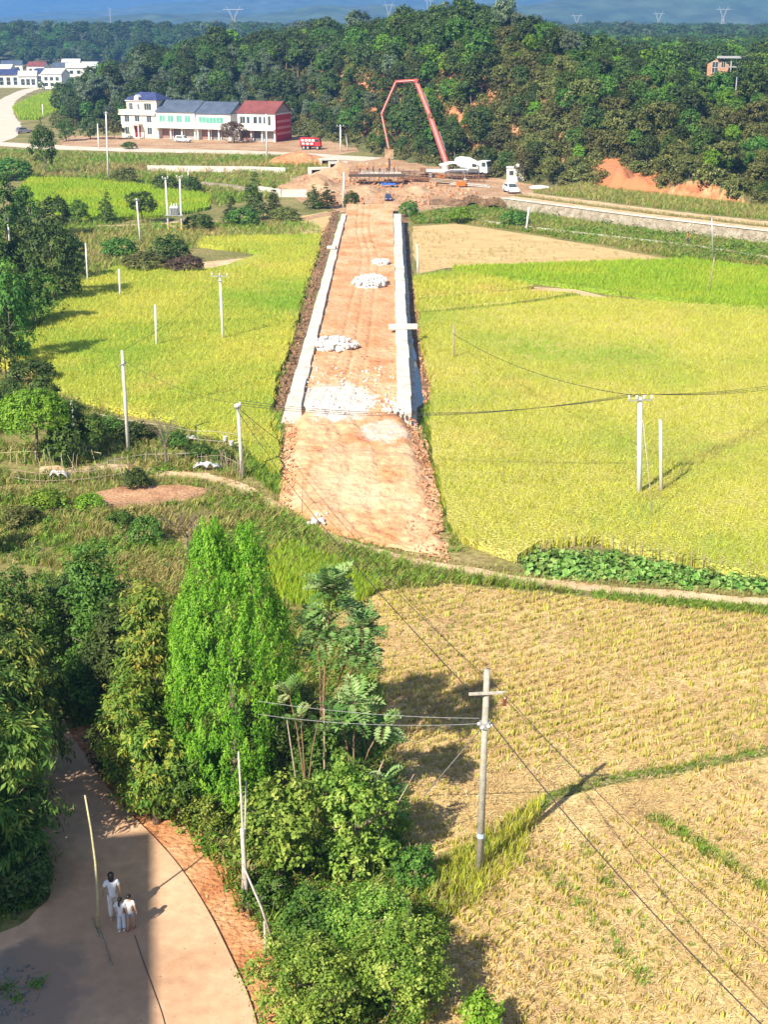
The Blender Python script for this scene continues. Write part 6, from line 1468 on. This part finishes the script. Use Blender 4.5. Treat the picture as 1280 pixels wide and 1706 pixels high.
stake_fence('rickety bean poles at the left edge behind the bamboo fence', [(70, 800), (100, 792), (140, 790)], .3, 1.8, m_bamboo, 0, .02, .25)
# sheets, bins
m_dull = P('dull_white_plastic', (.5, .5, .49), .7)
def tarp(label, u, v, w, d, h_, mat, rz=0, name='plastic_sheet'):
    p = G(u, v); n, m_ = 9, 6; V = [((i / 8 - .5) * w, (j / 5 - .5) * d, h_ * (.75 + .5 * NZ(i * .9 + u, j * .9, v)) * (1 - .5 * (abs(i / 8 - .5) * 2) ** 3)) for j in range(m_) for i in range(n)]
    o = link(name, quick_mesh(name, V, [(j * n + i, j * n + i + 1, (j + 1) * n + i + 1, (j + 1) * n + i) for j in range(m_ - 1) for i in range(n - 1)], smooth=True), mat); o.location = p; o.rotation_euler.z = rz; o.modifiers.new('thick', 'SOLIDIFY').thickness = .03; tag(o, label, 'sheet'); return o
tarp('white plastic sheet draped over the bamboo fence', 98, 800, 1.3, .5, .7, m_dull, name='plastic_sheet'); tarp('grey corrugated sheets leaning by the dense stake fence', 345, 785, 1.8, .4, .7, P('sheet_grey', (.42, .44, .46), .6)); tarp('faded blue sheet lying under the left trees', 95, 596, 3.2, 1.6, .5, P('faded_blue', (.05, .14, .32), .7)); tarp('grey sheet lying beside the blue one under the left trees', 45, 602, 3.6, 1.4, .4, P('sheet_dark', (.22, .23, .26), .7)); tarp('dark blue bag in the shade behind the lane', 200, 1195, .6, .5, .4, m_blue, name='plastic_bag')
tarp('white sacks beside the bins behind the fence', 318, 734, .9, .5, .35, m_dull, .1)
for (u, v, lb) in ((376, 748, 'white bucket on a post behind the garden fence'), (386, 756, 'white box beside the bucket behind the garden fence')):
    p = G(u, v); t = empty('white_bucket', p); tag(t, lb, 'bucket'); mb = MB(); mb.tube([(0, 0, 0), (0, 0, .6)], .04, 6); mb.build('post', m_wood, t); mb = MB(); mb.tube([(0, 0, .6), (0, 0, .9)], [.13, .17], 12); mb.build('bucket', m_dull, t)
# cane standing on the lane, dead sticks, thin dark lines on the ground
def sticks(name, label, cat, items, mat):
    p0 = G(*items[0][0]); t = empty(name, p0); tag(t, label, cat)
    for (b, tp, dy, r) in items:
        a = G(*b); e = ZA(*tp, a.y + dy); mb = MB(); m_ = (a + e) / 2 + Vector((rng.normal(0, .06), 0, 0)); mb.tube([a - p0 - Vector((0, 0, .1)), m_ - p0, e - p0], [r, r * .85, r * .5], 6); mb.build('stick', mat, t, smooth=True)
    return t
p0 = G(163, 1546, .13); e = ZA(141, 1325, p0.y + .2); mb = MB(); dv = e - p0
mb.tube([dv * t_ + Vector((.12 * math.sin(t_ * 3.14), 0, 0)) for t_ in (0, .25, .5, .75, 1)], [.045, .042, .038, .034, .025], 8); o = mb.build('bamboo_cane', m_bamboo, smooth=True); o.location = p0; tag(o, 'tall thin bamboo cane standing upright on the shaded lane', 'cane')
sticks('dead_sticks', 'bundle of bleached dead sticks leaning beside the lane', 'sticks', [((415, 1530), (397, 1252), .2, .055), ((404, 1520), (410, 1300), .1, .045), ((418, 1525), (402, 1380), .0, .1), ((460, 1580), (404, 1440), .1, .05), ((403, 1512), (408, 1380), .0, .035), ((441, 1595), (440, 1535), .0, .06)], m_greywood)
sticks('dead_branch', 'bare slanting branches above the dense shrubs', 'branches', [((560, 1440), (640, 1265), .2, .04), ((570, 1440), (500, 1300), .1, .035), ((600, 1450), (690, 1290), .0, .03), ((540, 1400), (540, 1180), .2, .045), ((500, 1440), (478, 1200), .1, .035)], m_wood)
sticks('dead_twigs', 'heap of red-brown dead twigs among the shrubs', 'twigs', [((610 + k * 5, 1520 - abs(k - 6) * 3), (600 + (k * 37) % 80, 1485 + (k * 23) % 30), .1, .018) for k in range(14)], M('red_twig', [(.25, .09, .05), (.38, .16, .09)], scale=4))
def ground_line(label, px, r, mat, z=.15, name='lane_line', cat='cable'):
    ln = smooth_line(gp(px, z), 5); o0 = ln[0]; mb = MB(); mb.tube([q - o0 for q in ln], r, 6); o = mb.build(name, mat); o.location = o0; tag(o, label, cat)
ground_line('thin dark line along the lane below the children', [(224, 1558), (238, 1600), (256, 1650), (270, 1690), (280, 1730)], .011, m_wire); ground_line('dark line on the lane at the foot of the cane', [(165, 1550), (174, 1575), (185, 1609)], .04, m_wood, name='lane_dark_line', cat='stick'); ground_line('short dark line beside the cane on the shaded lane', [(152, 1528), (158, 1545), (164, 1560)], .03, m_wood, name='lane_dark_line', cat='stick')  # dark lines along the lane, drawn as thin tubes
# ---- pylons on the far hills
m_pyl = P('pylon_steel', (.32, .33, .34), .6, .0)
def pylon(label, u, vt, w, Y):
    top = ZA(u, vt, Y); W_ = w * Y / FPX; t = empty('lattice_pylon', (top.x, Y, HT(top.x, Y))); tag(t, label, 'pylon', 'lattice pylons on the horizon'); H_ = top.z - HT(top.x, Y); s = W_ / 24; b = .3 * s + .18
    mb = MB(); zc = H_ * .62
    for sx in (-1, 1):
        for sy in (-1, 1): mb.beam((sx * W_ * .2, sy * W_ * .2, 0), (sx * W_ * .05, sy * W_ * .05, zc), b, b)
    for k in range(6):
        z0, z1 = zc * k / 6, zc * (k + 1) / 6; f0, f1 = W_ * (.2 - .15 * k / 6), W_ * (.2 - .15 * (k + 1) / 6); mb.beam((-f0, -f0, z0), (f1, -f1, z1), b * .6, b * .6); mb.beam((f0, -f0, z0), (-f1, -f1, z1), b * .6, b * .6)
    mb.build('tower', m_pyl, t)
    mb = MB()
    for sx in (-1, 1): mb.beam((sx * W_ * .04, 0, zc), (sx * W_ * .26, 0, H_ * .9), b, b); mb.beam((sx * W_ * .26, 0, H_ * .9), (sx * W_ * .34, 0, H_), b * .8, b * .8); mb.beam((sx * W_ * .02, 0, zc + 1), (sx * W_ * .2, 0, H_ * .9), b * .7, b * .7)
    mb.build('fork', m_pyl, t); mb = MB(); mb.beam((-W_ / 2, 0, H_ * .9), (W_ / 2, 0, H_ * .9), b * 1.4, b * 1.4); mb.build('crossarm', m_pyl, t)
pylon('fork-headed pylon rising behind the wooded hill, left one', 388, 10, 32, 1250); pylon('fork-headed pylon behind the crest right of the boom', 962, 22, 18, 1600); pylon('pylon second from the right on the horizon', 1099, 18, 18, 1600); pylon('pylon at the right end of the horizon', 1207, 10, 22, 1500); pylon('pylon cut off by the top edge above the boom', 715, -6, 14, 1400); pylon('small pylon left of the tall one at the top edge', 648, 2, 18, 1500); pylon('thin pale pylon at far left on the mountain foot', 182, 10, 6, 2200)
# ---- people
def skin_mesh(name, verts, edges, rad, sub=2):
    me = bpy.data.meshes.new(name); me.from_pydata(verts, edges, []); o = bpy.data.objects.new(name, me); COL.objects.link(o)
    md = o.modifiers.new('skin', 'SKIN'); md.use_smooth_shade = True
    for i, r in enumerate(rad): me.skin_vertices[0].data[i].radius = (r, r)
    me.skin_vertices[0].data[0].use_root = True
    o.modifiers.new('sub', 'SUBSURF').levels = sub; o.modifiers['sub'].render_levels = sub
    dg = bpy.context.evaluated_depsgraph_get(); m2 = bpy.data.meshes.new_from_object(o.evaluated_get(dg)); bpy.data.objects.remove(o); m2.name = name; return m2
def person(label, loc, height, rz, shirt, trousers, hair='short', shoes=None, stride=.12, arms=((-.04, .10), (.04, .10)), head_turn=0.0, skirt=False, shorts=False, helmet=None, lean=0.0, group=None, cache=None):
    s = height / 1.62; t = empty('person', loc, rz, s); tag(t, label, 'person', group)
    skin = P('skin', (.46, .28, .19), .55)
    def LN(z): return lean * (z - .9) if z > .9 else 0
    if cache is None or 'body' not in cache:
        J = [((0, 0, .92), .115), ((0, .0, 1.10), .10), ((0, .01, 1.28), .115), ((0, .0, 1.40), .05), ((0, .015, 1.46), .062), ((0, .02, 1.535), .088)]
        E_ = [(0, 1), (1, 2), (2, 3), (3, 4), (4, 5)]
        def add(p, r, par): J.append((p, r)); E_.append((par, len(J) - 1)); return len(J) - 1
        add((math.sin(head_turn) * -.11, .02 + .105 * math.cos(head_turn), 1.525), .016, 5)
        for sx in (-1, 1): add((sx * .098, .015, 1.525), .018, 5)
        for sx, (ax, ay) in zip((-1, 1), arms):
            sh = add((sx * .17, 0, 1.34), .055, 2); el = add((sx * (.215 + ax), -.02 + ay * .2, 1.09), .04, sh); wr = add((sx * (.22 + ax * 1.4), ay, .87), .028, el); ha = add((sx * (.22 + ax * 1.5), ay + .015, .815), .03, wr)
            for k in range(4): f1 = add((sx * (.235 + ax * 1.5) + 0, ay - .025 + k * .02, .765 + .004 * k), .0085, ha); add((sx * (.225 + ax * 1.5), ay - .02 + k * .02, .735 + .006 * abs(k - 1.5)), .0075, f1)
            th = add((sx * (.2 + ax * 1.5), ay + .055, .80), .0095, ha); add((sx * (.19 + ax * 1.5), ay + .065, .77), .0085, th)
            st = stride * sx
            hp = add((sx * .085, 0, .86), .085, 0); kn = add((sx * .09, st * .55 + .03, .49), .055, hp); an = add((sx * .09, st - .01, .085), .036, kn); add((sx * .09, st + .11, .035), .032, an)
        V_ = [(p[0], p[1] + LN(p[2]), p[2]) for p, r in J]
        body = skin_mesh('body', V_, E_, [r for p, r in J])
        SJ = [((0, 0, .76), .128), ((0, 0, .9), .138), ((0, 0, 1.08), .122), ((0, .01, 1.28), .135), ((0, 0, 1.385), .065)]; SE = [(0, 1), (1, 2), (2, 3), (3, 4)]
        for sx, (ax, ay) in zip((-1, 1), arms): SJ.append(((sx * .17, 0, 1.335), .07)); SE.append((3, len(SJ) - 1)); SJ.append(((sx * (.20 + ax * .6), -.01 + ay * .1, 1.17), .062)); SE.append((len(SJ) - 2, len(SJ) - 1))
        shirt_me = skin_mesh('shirt', [(p[0], p[1] + LN(p[2]), p[2]) for p, r in SJ], SE, [r for p, r in SJ])
        TJ = [((0, 0, .98), .118)]; TE = []
        for sx in (-1, 1):
            st = stride * sx; i0 = len(TJ); TJ.append(((sx * .085, 0, .85), .1)); TE.append((0, i0)); TJ.append(((sx * .09, st * .55 + .03, .5 if not shorts else .56), .078)); TE.append((i0, i0 + 1))
            if not shorts: TJ.append(((sx * .095, st - .01, .13), .068 if not skirt else .1)); TE.append((i0 + 1, i0 + 2))
        tr_me = skin_mesh('trousers', [p for p, r in TJ], TE, [r for p, r in TJ])
        if cache is not None: cache.update(body=body, shirt=shirt_me, tr=tr_me)
    else: body, shirt_me, tr_me = cache['body'], cache['shirt'].copy(), cache['tr'].copy()
    link('body', body, skin, t); link('shirt', shirt_me, shirt, t); link('trousers', tr_me, trousers, t)
    hy = LN(1.53); mb = MB(); mb.ball((0, hy - .002, 1.565), (.105, .112, .1), 14, 9)
    if hair == 'long': mb.ball((0, hy - .06, 1.47), (.1, .07, .13), 12, 8)
    if hair == 'pony': mb.tube([(0, hy - .1, 1.58), (0, hy - .15, 1.5), (0, hy - .14, 1.36), (0, hy - .12, 1.26)], [.03, .045, .04, .012], 8)
    if helmet: mb = MB(); mb.ball((0, hy + .01, 1.575), (.125, .145, .1), 14, 8); mb.build('helmet', helmet, t, smooth=True)
    else: mb.build('hair', P('black_hair', (.012, .010, .009), .45), t, smooth=True)
    for sx in (-1, 1):
        st = stride * sx; mb = MB(); mb.ball((sx * .09, st + .04, .035), (.05, .13, .045), 10, 6); mb.build('shoe', shoes or m_wpaint, t, smooth=True)
    # eyes and mouth on the far side of the head
    for sx in (-1, 1): mb = MB(); mb.ball((sx * .035 - math.sin(head_turn) * .08, hy + .02 + .082 * math.cos(head_turn), 1.54), .012, 6, 4); mb.build('eye', m_black, t)
    mb = MB(); mb.ball((-math.sin(head_turn) * .08, hy + .02 + .08 * math.cos(head_turn), 1.485), (.022, .008, .006), 6, 4); mb.build('mouth', P('lip', (.4, .12, .1), .5), t)
    return t
cw = P('white_cotton', (.74, .74, .76), .9); cw2 = P('offwhite_cotton', (.70, .68, .66), .9); jean = P('pale_denim', (.30, .34, .42), .9); dkt = P('dark_cloth', (.06, .06, .08), .9)
Z0 = .13
person('adult in white shirt and white trousers walking away on the shaded lane', G(190, 1529, Z0), 1.66, .25, cw, cw2, 'long', P('beige_shoe', (.5, .36, .27), .7), .10, ((.05, .06), (.02, -.05)), .6, lean=.06)
person('small child in white with a black ponytail and wide white trousers', G(203, 1551, Z0), 1.24, -.1, cw, P('pale_blue_cotton', (.55, .62, .70), .9), 'pony', None, .04, ((.08, .04), (.02, .02)), 0, skirt=True)
person('child in white T-shirt and grey shorts walking beside the ponytailed child', G(218, 1549, Z0), 1.30, -.15, cw2, jean, 'short', P('red_shoe', (.5, .10, .08), .6), .10, ((.02, .03), (.02, .05)), 0, shorts=True)
# workers
cache = {}
cols_ = [P('work_orange', (.6, .2, .05), .8), P('work_blue', (.06, .12, .3), .8), P('work_grey', (.3, .3, .3), .8), P('work_green', (.1, .2, .1), .8)]
hel = [P('helmet_yellow', (.75, .5, .05), .4), P('helmet_white', (.75, .75, .75), .4), P('helmet_red', (.55, .05, .04), .4)]
spots = [(600, 288, 'at the left end of the platform'), (612, 289, 'second from the left on the platform'), (622, 288, 'in the middle of the platform, left of the hose'), (633, 289, 'third from the right on the platform'), (645, 288, 'holding the hose end on the platform'), (657, 289, 'at the right end of the platform')]
for k, (u, v, w_) in enumerate(spots):
    q = G(u, 306); yy = G(630, 306).y - 1.2 + (k % 3) * .9; q = Vector((ZA(u, v, yy).x, yy, 1.97))
    person('%s site worker in %s helmet %s' % (('orange-clad', 'blue-clad', 'grey-clad', 'green-clad')[k % 4], ('yellow', 'white', 'red')[k % 3], w_), q, 1.68, rng.uniform(0, 6.28), cols_[k % 4], dkt, helmet=hel[k % 3], shoes=m_dark, group='workers on the scaffold platform', cache=cache)
person('person in red standing on the channel kerb below the stone revetment', G(1146, 408), 1.7, 1.0, m_red, dkt, 'short', m_dark, cache=cache)
# ---- the tall block behind the camera's left whose shadow lies on the lane
cx, cy = -8.2 - math.sin(R(SUN_AZ)) * 27 / math.tan(R(SUN_EL)), 40.2 - math.cos(R(SUN_AZ)) * 27 / math.tan(R(SUN_EL))
t = empty('apartment_block', (cx, cy, 0), math.atan2(-9.5, 1.6) + math.pi / 2); tag(t, 'white apartment block whose shadow falls across the lane', 'building')
part(t, 'wall', m_white, (-16, 0, -24, 0, 0, 26.4)); part(t, 'parapet', m_white, (-16.1, .1, -.25, .1, 26.4, 27), (-.15, .1, -24, -.25, 26.4, 27))
for fl in range(8):
    for k in range(4): w = part(t, 'window', m_frame, (-14.5 + 3.8 * k, -12.9 + 3.8 * k, .004, .05, 1.2 + fl * 3.2, 2.8 + fl * 3.2)); part(w, 'pane', m_glass, (-14.4 + 3.8 * k, -13 + 3.8 * k, .052, .06, 1.3 + fl * 3.2, 2.7 + fl * 3.2))
